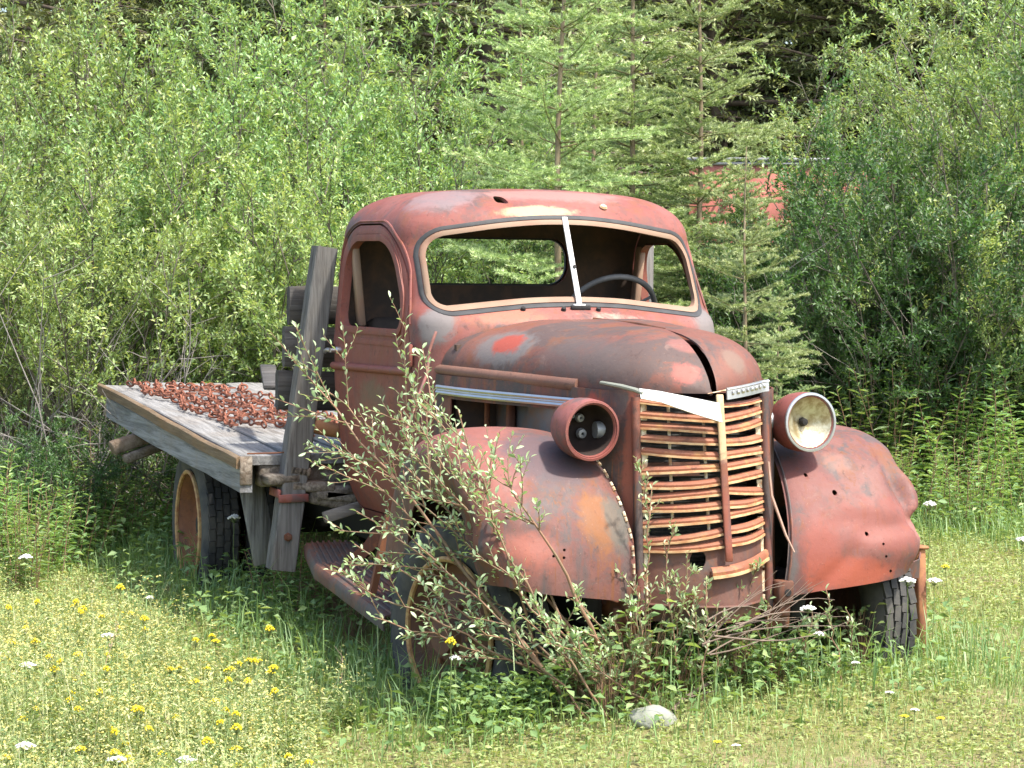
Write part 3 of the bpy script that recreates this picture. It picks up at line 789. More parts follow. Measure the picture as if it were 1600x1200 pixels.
# torn fender corner and hanging brace
m = MB(); m.grid([[(.38, .86, .52), (.36, .86, .46)], [(.34, .93, .53), (.31, .945, .455)], [(.25, .985, .545), (.22, .985, .50)]]); m.build('torn_flap', M_fender, truck, solid=.005)
m = MB(); m.box((.20, 1.012, .33), (.05, .036, .46), rot=Matrix.Rotation(R(2.5), 3, 'X')); m.box((.205, 1.006, .558), (.06, .05, .014))
m.build('fender_brace', plain('orange_rust', (.33, .15, .065), .8, var=.35, scale=16, col2=(.22, .09, .05)), truck, bevel=.006)

# ================================================================== HEADLIGHTS
def headlight(c, yaw, pitch, glass):
    ax = Vector((math.cos(R(yaw)) * math.cos(R(pitch)), math.sin(R(yaw)) * math.cos(R(pitch)), math.sin(R(pitch))))
    root = None
    prof = [(.0, -.185), (.035, -.183), (.065, -.170), (.090, -.140), (.104, -.10), (.109, -.055), (.109, -.02), (.1055, 0), (.094, .004), (.090, -.004)]
    if not glass: prof += [(.090, -.05), (.082, -.10), (.06, -.14), (.0, -.155)]
    m = MB(); m.lathe(prof, c, ax, 40)
    if not glass:
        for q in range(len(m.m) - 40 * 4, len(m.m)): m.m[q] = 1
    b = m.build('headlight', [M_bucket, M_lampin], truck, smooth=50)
    m = MB(); m.lathe([(.102, -.006), (.1085, .002), (.107, .008), (.099, .009), (.096, .002), (.100, -.006)], c, ax, 40, closed=True)
    m.build('headlight_rim', M_bright if glass else M_bucket, b, smooth=50)
    if glass:
        m = MB(); m.lathe([(.0, -.055), (.02, -.053), (.045, -.042), (.07, -.024), (.085, -.008), (.094, .002)], c, ax, 32)
        m.build('reflector', M_reflector, b, smooth=60)
        m = MB(); m.lathe([(0, .0), (.018, .002), (.012, .022), (0, .024)], Vector(c) - ax * .052, ax, 7); m.build('bulb_socket', M_black, b)
    else:
        e1 = Vector((0, 0, 1)); e2 = ax.cross(e1)
        for (a_, z_, r_) in ((.02, .028, .017), (.028, -.028, .02), (-.012, .036, .010), (-.038, -.018, .012), (.052, .062, .013), (-.03, .010, .012)):
            MB().lathe([(r_ * .55, 0), (r_, .004), (r_ * .8, .018), (r_ * .3, .020)], Vector(c) - ax * .135 + e2 * -a_ + e1 * z_, ax, 12).build('lamp_fitting', M_zinc if r_ != .012 else M_rust, b)
    return b
M_bucket = rust_paint('lamp_paint', base=(.25, .075, .06), faded=(.31, .11, .095), bare=(.14, .09, .085), streak=.2, orange_amt=.35, dust=.25)
b1 = headlight((.43, -.432, 1.035), 7, -4, False); tag(b1, 'empty headlight bucket without its lens')
b2 = headlight((.43, .418, 1.055), 6, 2, True); tag(b2, 'headlight with a tarnished cream reflector and bright rim')
for s, y0, y1, z in ((-1, -.28, -.38, 1.03), (1, .25, .36, 1.055)):
    m = MB(); m.tube([(.33, y0 - s * .03, z), (.33, (y0 + y1) / 2, z), (.33, y1, z)], [.036, .034, .030], 16)
    m.build('headlight_arm', M_zinc, truck)

# ================================================================== WHEELS
def tyre_mesh(width, rad, rim):
    m = MB(); h = width / 2
    prof = [(rim, -h * .72), (rim + .03, -h * .92), ((rad + rim) / 2, -h * 1.02), (rad - .035, -h * .96), (rad - .012, -h * .80), (rad - .010, -h * .4), (rad - .010, 0),
            (rad - .010, h * .4), (rad - .012, h * .80), (rad - .035, h * .96), ((rad + rim) / 2, h * 1.02), (rim + .03, h * .92), (rim, h * .72)]
    m.lathe(prof, (0, 0, 0), (0, 1, 0), 64, closed=False)
    n = 44
    for k in range(n):                       # tread blocks
        for (off, wd, ph) in ((-.62, .34, 0), (-.2, .30, .5), (.2, .30, 0), (.62, .34, .5)):
            a = 2 * math.pi * (k + ph) / n
            rot = Matrix.Rotation(-a, 3, 'Y'); sk = Matrix.Rotation(.35 if off > 0 else -.35, 3, 'Z')
            m.box(rot @ Vector((rad - .006, off * h, 0)), (.013, wd * h, 2 * math.pi * rad / n * .93), rot=rot @ Matrix.Rotation(.12 * (1 if abs(off) > .5 else -1), 3, 'X'))
    return m
def wheel(loc, steer, outer, rear=False):
    root = empty('wheel', loc, 0); root.parent = truck
    root.rotation_euler = (R(0), 0, R(steer))
    t = tyre_mesh(.185, .42, .272).build('tyre', M_rubber, root, smooth=45)
    o = outer
    m = MB()
    if rear:   # deep dish
        m.lathe([(.272, .085 * o), (.262, .070 * o), (.255, .02 * o), (.235, -.03 * o), (.19, -.05 * o), (.12, -.055 * o), (.09, -.03 * o), (.085, .02 * o), (.0, .03 * o)], (0, 0, 0), (0, 1, 0), 40)
    else:
        m.lathe([(.272, .085 * o), (.262, .072 * o), (.25, .03 * o), (.22, .02 * o), (.17, .045 * o), (.10, .075 * o), (.075, .08 * o), (.07, .12 * o), (.0, .125 * o)], (0, 0, 0), (0, 1, 0), 40)
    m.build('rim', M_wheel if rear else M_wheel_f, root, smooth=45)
    m = MB(); m.tube([(math.cos(a) * .275, .087 * o, math.sin(a) * .275) for a in np.linspace(0, 2 * math.pi, 41)[:-1]], .011, 6, closed=True); m.build('rim_flange', M_rim, root)
    for k in range(6):
        m = MB(); a = 2 * math.pi * k / 6; m.lathe([(.012, 0), (.012, .018 * o), (0, .02 * o)], (math.cos(a) * .12, (.07 if not rear else -.05) * o, math.sin(a) * .12), (0, 1, 0), 6); m.build('wheel_nut', M_rust, root)
    return root
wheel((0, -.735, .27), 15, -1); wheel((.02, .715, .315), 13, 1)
for y, o in ((-.91, -1), (-.69, 1), (.69, -1), (.91, 1)): wheel((-3.62, y, .285), 0, o, True)

# ================================================================== CHASSIS
m = MB()
for s in (-1, 1):
    m.box((-2.35, s * .40, .42), (5.5, .06, .16))
for x in (-5.0, -4.2, -2.6, -1.2, .25): m.box((x, 0, .42), (.07, .80, .12))
m.tube([(-3.62, -.95, .29), (-3.62, .95, .29)], .05, 10); m.lathe([(0, -.14), (.12, -.1), (.15, 0), (.12, .1), (0, .14)], (-3.62, 0, .30), (1, 0, 0), 18)
m.tube([(0, -.68, .27), (0, .68, .27)], .035, 8)
m.build('chassis', M_black, truck, bevel=.006)
M_board = rust_paint('step_paint', base=(.13, .06, .045), faded=(.19, .085, .06), bare=(.10, .09, .085), bare_lo=.42, bare_hi=.6, orange_amt=.5)
# running board, in two pieces, and its struts
def ribbed(x0, x1, y0a, y1a, y0b, y1b, z0, z1):
    m = MB(); n = 9
    rows = []
    for i in range(n + 1):
        t = i / n; rows.append([(x0, y0a + (y1a - y0a) * t, z0), (x1, y0b + (y1b - y0b) * t, z1)])
    m.grid(rows); m.grid([[(x0, y0a, z0), (x1, y0b, z1)], [(x0, y0a - .012, z0 - .02), (x1, y0b - .012, z1 - .02)], [(x0, y0a - .008, z0 - .06), (x1, y0b - .008, z1 - .06)]])
    for i in range(1, n): m.tube([Vector(rows[i][0]) + Vector((0, 0, .004)), Vector(rows[i][1]) + Vector((0, 0, .004))], .006, 5)
    return m
b1 = ribbed(-1.42, -.50, -.93, -.66, -.90, -.64, .36, .27).build('running_board', M_board, truck, solid=.006)
b2 = ribbed(-1.95, -1.50, -.83, -.60, -.90, -.66, .385, .335).build('running_board', M_board, truck, solid=.006)
for a_, b_, r_ in (((-1.40, -.80, .34), (-1.30, -.66, .50), .035), ((-.82, -.86, .30), (-.80, -.80, .62), .018), ((-1.62, -.66, .38), (-1.5, -.6, .54), .02)):
    MB().tube([a_, b_], r_, 4).build('step_strut', M_rust, truck)
m = MB(); m.tube([(-1.99, -.60, .86), (-1.98, -.72, .88), (-1.965, -.80, .90)], [.03, .034, .036], 12); m.build('filler_pipe', plain('orange_rust_pipe', (.40, .19, .09), .8), truck)

# ================================================================== FLATBED
def bedz(x): return .765 + (.907 - .765) * (-2.04 - x) / 3.44
bed = empty('flatbed'); bed.parent = truck
prng = random.Random(3)
def plank(name, x0, x1, y0, y1, zt, th, mat, parent, seg=14, wav=.006, mat2=None, sink=None):
    G = []; ph = prng.random() * 9
    for i in range(seg + 1):
        t = i / seg; x = x0 + (x1 - x0) * t
        dz = wav * math.sin(ph + 5 * t) + wav * .4 * prng.uniform(-1, 1); dy = .003 * prng.uniform(-1, 1)
        z = zt(x) + dz; e = .005
        cup = wav * .8 * math.sin(ph * 3)
        G.append([(x, y0 + dy, z - th), (x, y0 + dy, z - e), (x, y0 + e + dy, z), (x, (y0 + y1) / 2, z + cup), (x, y1 - e + dy, z), (x, y1 + dy, z - e), (x, y1 + dy, z - th)])
    m = MB(); k = 7; n = seg + 1
    V = [p for r in G for p in r]; F = []
    for i in range(n - 1):
        for j in range(k):
            F.append((i * k + j, i * k + (j + 1) % k, (i + 1) * k + (j + 1) % k, (i + 1) * k + j))
    F += [tuple(reversed(range(k))), tuple(range((n - 1) * k, n * k))]
    m.add(V, F); return m.build(name, mat, parent, smooth=30)
y = -1.095; npk = 0
while y < 1.05:
    wd = prng.uniform(.205, .255)
    x1 = -2.06 + prng.uniform(-.05, .03); x0 = -5.48 + prng.uniform(-.02, .05)
    if npk in (3,): x1 = -2.9
    plank('plank', x0, x1, y, y + wd - prng.uniform(.010, .024), bedz, .042, M_wood_x, bed, wav=.005)
    y += wd + .004; npk += 1
# planks of a second layer that end short of the tail
plank('plank', -3.3, -2.02, -.62, -.40, lambda x: bedz(x) + .03, .035, M_wood_x, bed)
plank('edge_board', -5.50, -2.03, -1.128, -1.098, lambda x: bedz(x) - .002, .05, M_wood_edge, bed)
plank('side_rail', -5.30, -2.02, -1.11, -1.055, lambda x: bedz(x) - .052, .115, wood('grey_side_rail', 'x', light=(.36, .36, .37), dark=(.13, .13, .13)), bed)
plank('side_rail', -5.30, -2.02, 1.055, 1.11, lambda x: bedz(x) - .052, .115, M_wood_x, bed)
m = MB(); m.box((-2.018, -1.085, .70), (.012, .055, .125)); m.build('corner_plate', M_wood_rot, bed, bevel=.003)
for x in (-2.12, -2.7, -3.2, -4.1, -4.7, -5.25):
    zt = bedz(x) - .046
    m = MB(); m.box((x, 0.02, zt - .05), (.09, 2.06, .10)); m.build('cross_beam', M_wood_rot, bed, bevel=.008)
for s in (-1, 1):
    m = MB(); m.box((-3.75, s * .42, .62), (3.5, .10, .16), rot=Matrix.Rotation(R(2.3), 3, 'Y')); m.build('bed_sill', M_wood_rot, bed, bevel=.008)
# rotten front ends under the deck
for (y0, z0, l, a) in ((-.93, .665, .30, 4), (-.80, .63, .40, -3), (-.70, .60, .35, 7), (-.62, .58, .5, -6), (-.86, .70, .2, -10)):
    m = MB(); m.box((-2.02, y0, z0), (.16, l * .5, .045), rot=Matrix.Rotation(R(a), 3, 'X')); m.build('rotten_board', M_wood_rot, bed, bevel=.008)
m = MB(); m.box((-2.00, -.66, .575), (.10, .30, .10), rot=Matrix.Rotation(R(-12), 3, 'X')); m.build('splintered_beam', M_wood_rot, bed, bevel=.012)
m = MB(); m.box((-1.95, -.655, .52), (.035, .20, .05), rot=Matrix.Rotation(R(16), 3, 'X')); m.build('broken_slat', wood('pale_broken_wood', 'y', light=(.42, .38, .34), dark=(.18, .15, .12)), bed, bevel=.004)
# board hanging below the deck, and stub beam behind the wheel
m = MB(); m.box((-2.22, -.985, .48), (.028, .11, .44), rot=Matrix.Rotation(R(11), 3, 'X')); m.build('hanging_board', M_wood_z, bed, bevel=.004)
m = MB(); m.box((-4.52, -1.06, .665), (.10, .34, .07), rot=Matrix.Rotation(R(18), 3, 'X')); m.box((-4.48, -1.04, .60), (.08, .26, .05), rot=Matrix.Rotation(R(20), 3, 'X')); m.build('broken_beam', M_wood_rot, bed, bevel=.008)
# stake post with strap and bolt
pa, pb = Vector((-1.99, -.745, 1.68)), Vector((-1.99, -.935, .265)); dv = (pa - pb)
ang = math.atan2(dv.y, dv.z); Rm = Matrix.Rotation(-ang, 3, 'X')
m = MB(); n = 16; prr = random.Random(8); sec = []
for i in range(n):
    t = i / (n - 1); c = pb.lerp(pa, t); hx = .05; hy = .057 - .008 * t + prr.uniform(-.0015, .0015)
    sec.append([c + Rm @ Vector((a * hx, b_ * hy, 0)) for a, b_ in ((-1, -.9), (-.9, -1), (.88, -1), (1, -.86), (1, .9), (.9, 1), (-.9, 1), (-1, .9))])
V = [p for q in sec for p in q]; F = [(i * 8 + j, i * 8 + (j + 1) % 8, (i + 1) * 8 + (j + 1) % 8, (i + 1) * 8 + j) for i in range(n - 1) for j in range(8)] + [tuple(range(8)), tuple(range((n - 1) * 8, n * 8))]
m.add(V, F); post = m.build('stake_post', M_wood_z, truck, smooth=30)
c = pb.lerp(pa, .225); m = MB()
m.box(c + Rm @ Vector((.056, .0, 0)), (.012, .135, .035), rot=Rm @ Matrix.Rotation(R(9), 3, 'X')); m.box(c + Rm @ Vector((-.02, -.066, .012)), (.16, .012, .035), rot=Rm); m.build('iron_strap', rust_paint('strap_paint', base=(.24, .07, .055)), post, bevel=.002)
c = pb.lerp(pa, .105); m = MB(); m.lathe([(.0, 0), (.02, 0), (.02, .006), (.012, .008), (.012, .018), (0, .019)], c + Rm @ Vector((.051, .0, 0)), (1, 0, 0), 6); m.build('bolt', M_rust, post)
# headboard boards across the bed behind the cab
for k, (z0, z1, y0) in enumerate(((1.335, 1.505, -.865), (1.145, 1.325, -.885), (.955, 1.13, -.915))):
    G = []; n = 20
    for i in range(n + 1):
        yy = y0 + (2 * abs(y0) - .02) * i / n; dz = .004 * math.sin(i * .9 + k); e = .02
        G.append([(-2.185, yy, z0 + dz + e), (-2.17, yy, z0 + dz), (-2.14, yy, z0 + dz), (-2.13, yy, z0 + dz + e), (-2.13, yy, z1 + dz - e), (-2.14, yy, z1 + dz), (-2.17, yy, z1 + dz), (-2.185, yy, z1 + dz - e)])
    V = [p for q in G for p in q]; F = [(i * 8 + j, i * 8 + (j + 1) % 8, (i + 1) * 8 + (j + 1) % 8, (i + 1) * 8 + j) for i in range(n) for j in range(8)] + [tuple(range(8)), tuple(range(n * 8, n * 8 + 8))]
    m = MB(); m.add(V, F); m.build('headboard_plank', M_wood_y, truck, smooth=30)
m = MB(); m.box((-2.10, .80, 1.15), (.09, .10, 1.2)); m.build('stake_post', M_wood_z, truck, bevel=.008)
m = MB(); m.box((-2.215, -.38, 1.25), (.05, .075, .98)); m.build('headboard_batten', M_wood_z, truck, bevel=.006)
m = MB(); m.box((-2.75, -.80, 1.075), (.60, .075, .022), rot=Matrix.Rotation(R(7), 3, 'Y') @ Matrix.Rotation(R(-12), 3, 'Z')); lp = m.build('loose_plank', M_wood_y, None, bevel=.004)
tag(lp, 'short grey plank leaning against the boards behind the cab', 'plank')
# wire along the front edge of the bed
MB().tube([(-2.02, -1.08, .775), (-2.0, -.95, .778), (-2.0, -.80, .79)], .004, 5).build('wire', M_rust, bed)

# ================================================================== CHAIN heap on the bed
M_chain = plain('chain_rust', (.26, .095, .055), .9, var=.5, scale=40, bump=.4, col2=(.14, .055, .035))
ch = MB(); crg = random.Random(21)
def link_ring(c, t, nrm, L=.040, Wd=.026, r=.0058):
    t = t.normalized(); bn = t.cross(nrm).normalized(); P = []
    for k in range(10):
        a = 2 * math.pi * k / 10; P.append(c + t * math.cos(a) * L * .62 + bn * math.sin(a) * Wd * .6)
    ch.tube(P, r, 4, closed=True)
def chain_run(pts):
    pts = [Vector(p) for p in pts]; acc = 0; i = 0; k = 0; p = pts[0].copy()
    for a, b_ in zip(pts[:-1], pts[1:]):
        L = (b_ - a).length; nl = max(1, int(L / .042)); d = (b_ - a) / nl
        for q in range(nl):
            c = a + d * (q + .5); up = Vector((crg.uniform(-.15, .15), crg.uniform(-.15, .15), 1)) if k % 2 else Vector((crg.uniform(-.3, .3), 1, crg.uniform(-.1, .3)))
            link_ring(c + Vector((0, 0, .006 + crg.random() * .008)), d + Vector((crg.uniform(-.1, .1), crg.uniform(-.1, .1), 0)) * d.length, up); k += 1
def on_bed(u, v, lift=.008):
    x = -5.25 + 2.30 * u + .25 * v; y_ = -1.0 + .62 * v + .10 * u
    return (x, y_, bedz(x) + lift)
for k in range(11):                       # ladder of a tyre chain: long sides and cross runs
    u0 = k / 11
    n = 9; pts = []
    for i in range(n + 1):
        v = i / n; pts.append(on_bed(u0 + .035 * math.sin(v * 4 + k) + crg.uniform(-.006, .006), v * (.85 + .15 * math.sin(k * 2.1)), .008 + .014 * crg.random()))
    chain_run(pts)
for v0 in (.02, .18, .42, .66, .90):
    pts = [on_bed(i / 22, v0 + .06 * math.sin(i * .8 + v0 * 9) + .02 * crg.uniform(-1, 1), .012 + .02 * crg.random()) for i in range(23)]
    chain_run(pts)
chain_run([on_bed(.95, .5), on_bed(1.05, .42), on_bed(1.2, .5), on_bed(1.08, .7), on_bed(.98, .8)])
cho = ch.build('tyre_chain', M_chain, None, smooth=60, recalc=False)
tag(cho, 'heap of rusty tyre chain laid out on the wooden flatbed', 'chain')
# ================================================================== FOLIAGE HELPERS
def wp(u, d):
    """ground point at a distance d along the view and across it"""
    p = CP + CF * d + CR * ((u - 800) / 3803.66 * d)
    return p.x, p.y
def at_x(u, v, x):
    d = CF + CR * ((u - 800) / 3803.66) - CU * ((v - 600) / 3803.66)
    t = (x - CP.x) / d.x; return CP + d * t
def at_h(u, v, h):
    """point on the line of sight that is h above the ground"""
    d = CF + CR * ((u - 800) / 3803.66) - CU * ((v - 600) / 3803.66)
    t = 8.0
    for _ in range(40):
        p = CP + d * t; t += (p.z - float(gz(p.x, p.y)) - h) / max(.03, -d.z) * .7
    return CP + d * t

def fastmesh(name, V, tris=None, quads=None, var=None, mats=(), smooth=False, mi=None):
    me = bpy.data.meshes.new(name)
    V = np.asarray(V, np.float32); parts = []
    if quads is not None and len(quads): parts.append(np.asarray(quads, np.int32))
    if tris is not None and len(tris): parts.append(np.asarray(tris, np.int32))
    loops = np.concatenate([p.ravel() for p in parts]); sizes = np.concatenate([np.full(len(p), p.shape[1], np.int32) for p in parts])
    starts = np.concatenate([[0], np.cumsum(sizes)[:-1]]).astype(np.int32)
    me.vertices.add(len(V)); me.vertices.foreach_set('co', V.ravel())
    me.loops.add(len(loops)); me.loops.foreach_set('vertex_index', loops)
    me.polygons.add(len(starts)); me.polygons.foreach_set('loop_start', starts)
    for m in mats: me.materials.append(m)
    if mi is not None: me.polygons.foreach_set('material_index', np.asarray(mi, np.int32))
    if smooth: me.polygons.foreach_set('use_smooth', np.ones(len(starts), bool))
    me.update(calc_edges=True)
    if var is not None:
        a = me.attributes.new('var', 'FLOAT', 'POINT'); a.data.foreach_set('value', np.asarray(var, np.float32))
    return me

def nrm(a): return a / (np.linalg.norm(a, axis=-1, keepdims=True) + 1e-9)
def rand_unit(n):
    v = rng.normal(size=(n, 3)); return nrm(v)

def leaf_geo(P, D, N, L, W, fold=.22, curl=.12):
    """a folded pointed blade per leaf: 2 triangles"""
    D = nrm(D); S = nrm(np.cross(D, N)); Nn = np.cross(S, D)
    L = L[:, None]; W = W[:, None]
    v0 = P; m = P + D * L * .48 + Nn * W * fold; v1 = m + S * W * .5; v3 = m - S * W * .5; v2 = P + D * L - Nn * L * curl
    n = len(P); V = np.stack([v0, v1, v2, v3], 1).reshape(-1, 3); b = np.arange(n)[:, None] * 4
    T = np.concatenate([b + [0, 1, 2], b + [0, 2, 3]], 0); return V, T, 4
def leaf_geo_hi(P, D, N, L, W, fold=.2, curl=.15):
    """near leaves: rounded blade with a midrib, 6 faces"""
    D = nrm(D); S = nrm(np.cross(D, N)); Nn = np.cross(S, D); L = L[:, None]; W = W[:, None]
    def q(t, w, up): return P + D * L * t + S * W * w - Nn * L * curl * t * t + Nn * W * up
    vs = [q(0, 0, 0), q(.28, .40, fold), q(.66, .46, fold), q(1, 0, 0), q(.66, -.46, fold), q(.28, -.40, fold), q(.28, 0, 0), q(.66, 0, 0)]
    V = np.stack(vs, 1).reshape(-1, 3); b = np.arange(len(P))[:, None] * 8
    T = np.concatenate([b + k for k in ([0, 1, 6], [6, 1, 2], [6, 2, 7], [7, 2, 3], [0, 6, 5], [6, 7, 5], [5, 7, 4], [7, 3, 4])], 0)
    return V, T, 8

class Tubes:
    def __init__(s): s.V = []; s.Q = []; s.n = 0
    def add(s, P, r0, r1, k=4):
        P = np.asarray(P, float); n = len(P)
        T = np.gradient(P, axis=0); T = nrm(T); ref = np.array([.31, .17, .93]) if abs(T[0, 2]) < .9 else np.array([.93, .2, .3])
        A = nrm(ref - T * (T @ ref)[:, None]); B = np.cross(T, A)
        an = 2 * np.pi * np.arange(k) / k; r = np.linspace(r0, r1, n)
        V = P[:, None] + (A[:, None] * np.cos(an)[None, :, None] + B[:, None] * np.sin(an)[None, :, None]) * r[:, None, None]
        i = np.arange(n - 1)[:, None] * k; j = np.arange(k)[None]; j2 = (j + 1) % k
        Q = np.stack([i + j, i + j2, i + k + j2, i + k + j], -1).reshape(-1, 4) + s.n
        s.V.append(V.reshape(-1, 3)); s.Q.append(Q); s.n += n * k
    def mesh(s, name, mat): return fastmesh(name, np.concatenate(s.V), None, np.concatenate(s.Q), None, [mat], True)

def curve(p, d, L, n, up=0.0, wob=.08):
    """points along a bending shoot"""
    pts = [np.array(p, float)]; d = np.array(d, float); d /= np.linalg.norm(d)
    for i in range(n):
        d = d + np.array([rng.normal() * wob, rng.normal() * wob, up + rng.normal() * wob * .6]); d /= np.linalg.norm(d)
        pts.append(pts[-1] + d * L / n)
    return np.array(pts)
def along(P, t):
    x = np.clip(np.asarray(t), 0, .9999) * (len(P) - 1); i = x.astype(int); f = (x - i)[:, None]
    return P[i] * (1 - f) + P[i + 1] * f, nrm(P[i + 1] - P[i])

M_bark = plain('shrub_bark', (.17, .145, .115), .85, var=.5, scale=8, col2=(.09, .075, .06))
M_bark_red = plain('reddish_twig', (.26, .14, .085), .7, var=.35, scale=12, col2=(.20, .15, .09))
M_bark_sp = plain('young_spruce_bark', (.30, .235, .15), .85, var=.4, scale=16, col2=(.19, .14, .09))
M_bough = plain('spruce_bough', (.20, .17, .08), .85, var=.3)
M_bark_old = plain('old_spruce_bark', (.15, .115, .09), .9, var=.5, scale=9)
M_willow = leaf_mat('willow_leaf', [(.052, .115, .028), (.085, .17, .038), (.13, .225, .055), (.195, .29, .09), (.30, .37, .17)], .36, .42, .5)
M_willow_y = leaf_mat('yellowish_willow_leaf', [(.065, .13, .028), (.11, .19, .038), (.165, .25, .055), (.25, .325, .10), (.35, .37, .15)], .36, .42, .5)
M_willow_d = leaf_mat('deep_green_leaf', [(.032, .085, .022), (.05, .125, .03), (.075, .165, .038), (.11, .20, .05), (.19, .27, .10)], .34, .45, .45, (1.1, 1.35, .5), .3, .98)
M_silver = leaf_mat('silvery_willow_leaf', [(.12, .21, .07), (.18, .285, .105), (.26, .36, .155), (.36, .44, .23), (.42, .45, .19)], .28, .48, .4, (1.3, 1.35, .7), .25, 1.3)
M_needle = leaf_mat('young_spruce_needle', [(.115, .175, .055), (.18, .245, .08), (.26, .325, .115), (.36, .39, .18)], .22, .5, .4, (1.3, 1.4, .6))
M_needle_old = leaf_mat(k=2.3, name='old_spruce_needle', cols=[(.065, .092, .038), (.105, .138, .050), (.16, .19, .070), (.23, .25, .10)], transl=.25, rough=.55, spec=.3, tcol=(1.3, 1.3, .6))
M_herb = leaf_mat('herb_leaf', [(.05, .11, .024), (.08, .155, .034), (.13, .21, .05), (.21, .28, .085)], .36, .5, .35, None, .25, 1.7)
M_fire = leaf_mat('fireweed_leaf', [(.05, .12, .03), (.08, .175, .04), (.13, .235, .055), (.22, .31, .10)], .36, .45, .4)

def willow(h, spread, nst, nsub=10, ntw=6, nlf=13, leaf=(.035, .06), lean=(0, 0), bare=.22):
    T = Tubes(); P, D, N, tip = [], [], [], []
    for i in range(nst):
        az = 2 * np.pi * (i + rng.uniform(-.4, .4)) / nst; tl = spread * rng.uniform(.15, 1.0)
        d = np.array([np.cos(az) * np.sin(tl) + lean[0], np.sin(az) * np.sin(tl) + lean[1], np.cos(tl)])
        L = h * rng.uniform(.72, 1.08)
        st = curve((rng.uniform(-.15, .15), rng.uniform(-.15, .15), -.05), d, L, 10, .01, .07)
        r0 = .008 + .006 * L / 3 * rng.uniform(.7, 1.5); T.add(st, r0, .003, 5)
        for j in range(nsub):
            t = bare + (1 - bare) * (j + rng.uniform(0, .9)) / nsub; pb, db = along(st, np.array([t])); pb, db = pb[0], db[0]
            sd = nrm(np.cross(db, rand_unit(1)[0])); e = db * rng.uniform(.6, 1.1) + sd + np.array([0, 0, .15])
            Lb = L * (.12 + .24 * (1 - t)) * rng.uniform(.7, 1.3) + .12
            sb = curve(pb, e, Lb, 5, .05, .12); T.add(sb, .0045, .0018, 4)
            for k in range(ntw + 1):
                if k < ntw:
                    tt = .2 + .8 * (k + rng.uniform(0, 1)) / ntw; pt, dt = along(sb, np.array([min(tt, .99)])); pt, dt = pt[0], dt[0]
                    e2 = dt * .8 + nrm(np.cross(dt, rand_unit(1)[0])) * .9 + np.array([0, 0, .2]); Lt = rng.uniform(.10, .26)
                    tw = curve(pt, e2, Lt, 3, .08, .1); T.add(tw, .0022, .0012, 3)
                else: tw = sb[-3:]
                m = nlf; ts = np.linspace(.08, 1, m); pp, dd = along(tw, ts)
                g = 2.4 * np.arange(m) + rng.uniform(0, 6); a = nrm(np.cross(dd, np.array([.3, .2, .93]))); b = np.cross(dd, a)
                out = a * np.cos(g)[:, None] + b * np.sin(g)[:, None]
                P.append(pp); D.append(dd * .75 + out * .8 + np.array([0, 0, .18])); N.append(np.cross(np.cross(dd, out), out) * .0 + np.array([0, 0, 1]) + out * -.3 + rng.normal(size=(m, 3)) * .45)
                tip.append(ts * .5 + .5 * (t > .7) * ts)
    P = np.concatenate(P); D = np.concatenate(D); N = np.concatenate(N); tip = np.concatenate(tip); n = len(P)
    L = rng.uniform(leaf[0], leaf[1], n); W = L * rng.uniform(.33, .48, n)
    return T, (P, D, N, L, W, tip)

def shrub_proto(name, mat, bark, args, hi=False, cat='shrub'):
    T, (P, D, N, L, W, tip) = willow(**args)
    V, tr, k = (leaf_geo_hi if hi else leaf_geo)(P, D, N, L, W)
    var = np.clip(rng.beta(2, 2.6, len(P)) * .75 + tip * .28 + rng.normal(0, .05, len(P)), 0, 1)
    root = empty(name)
    link('stems', T.mesh('stems', bark), root)
    link('foliage', fastmesh('foliage', V, tr, None, np.repeat(var, k), [mat]), root)
    return root

placed = set()
def put(proto, xy, rz=0, sc=1.0, label=None, cat=None, group=None, dz=0, tilt=(0, 0)):
    o = proto if proto.name not in placed else copy_tree(proto)
    placed.add(o.name)
    o.location = (xy[0], xy[1], float(gz(*xy)) + dz)
    o.rotation_euler = (tilt[0], tilt[1], rz); o.scale = (sc, sc, sc) if not hasattr(sc, '__len__') else sc
    tag(o, label, cat, group); return o

# ================================================================== GROUND
gx_ = np.unique(np.concatenate([-np.geomspace(14, 260, 26), np.arange(-14, 7.01, .16), np.geomspace(7.2, 160, 20)]))
gy_ = np.unique(np.concatenate([-np.geomspace(9, 200, 24), np.arange(-9, 12.01, .16), np.geomspace(12.2, 220, 24)]))
GX, GY = np.meshgrid(gx_, gy_, indexing='ij'); GZ = gz(GX, GY)
nx, ny = GX.shape; idx = np.arange(nx * ny).reshape(nx, ny)
qd = np.stack([idx[:-1, :-1], idx[1:, :-1], idx[1:, 1:], idx[:-1, 1:]], -1).reshape(-1, 4)
t = NT('meadow_soil'); co = t.coord('Object')
n1 = t.noise(co, .9, 5, .6, .5); n2 = t.noise(co, 9, 6, .7, .5); n3 = t.noise(co, 60, 4, .7)
c = t.mix(t.ramp(n1, .42, .62), (.22, .21, .075), (.27, .215, .12))
c = t.mix(t.ramp(n2, .4, .66), c, (.15, .17, .05)); c = t.mix(t.math('MULTIPLY', t.ramp(n3, .45, .7), .6), c, (.27, .235, .13))
t.bsdf(c, .95, .1, 0, t.bump(t.math('ADD', n2, n3), .8, .02))
g = link('ground', fastmesh('ground', np.stack([GX, GY, GZ], -1).reshape(-1, 3), None, qd, None, [t.m], True)); tag(g, kind='structure')

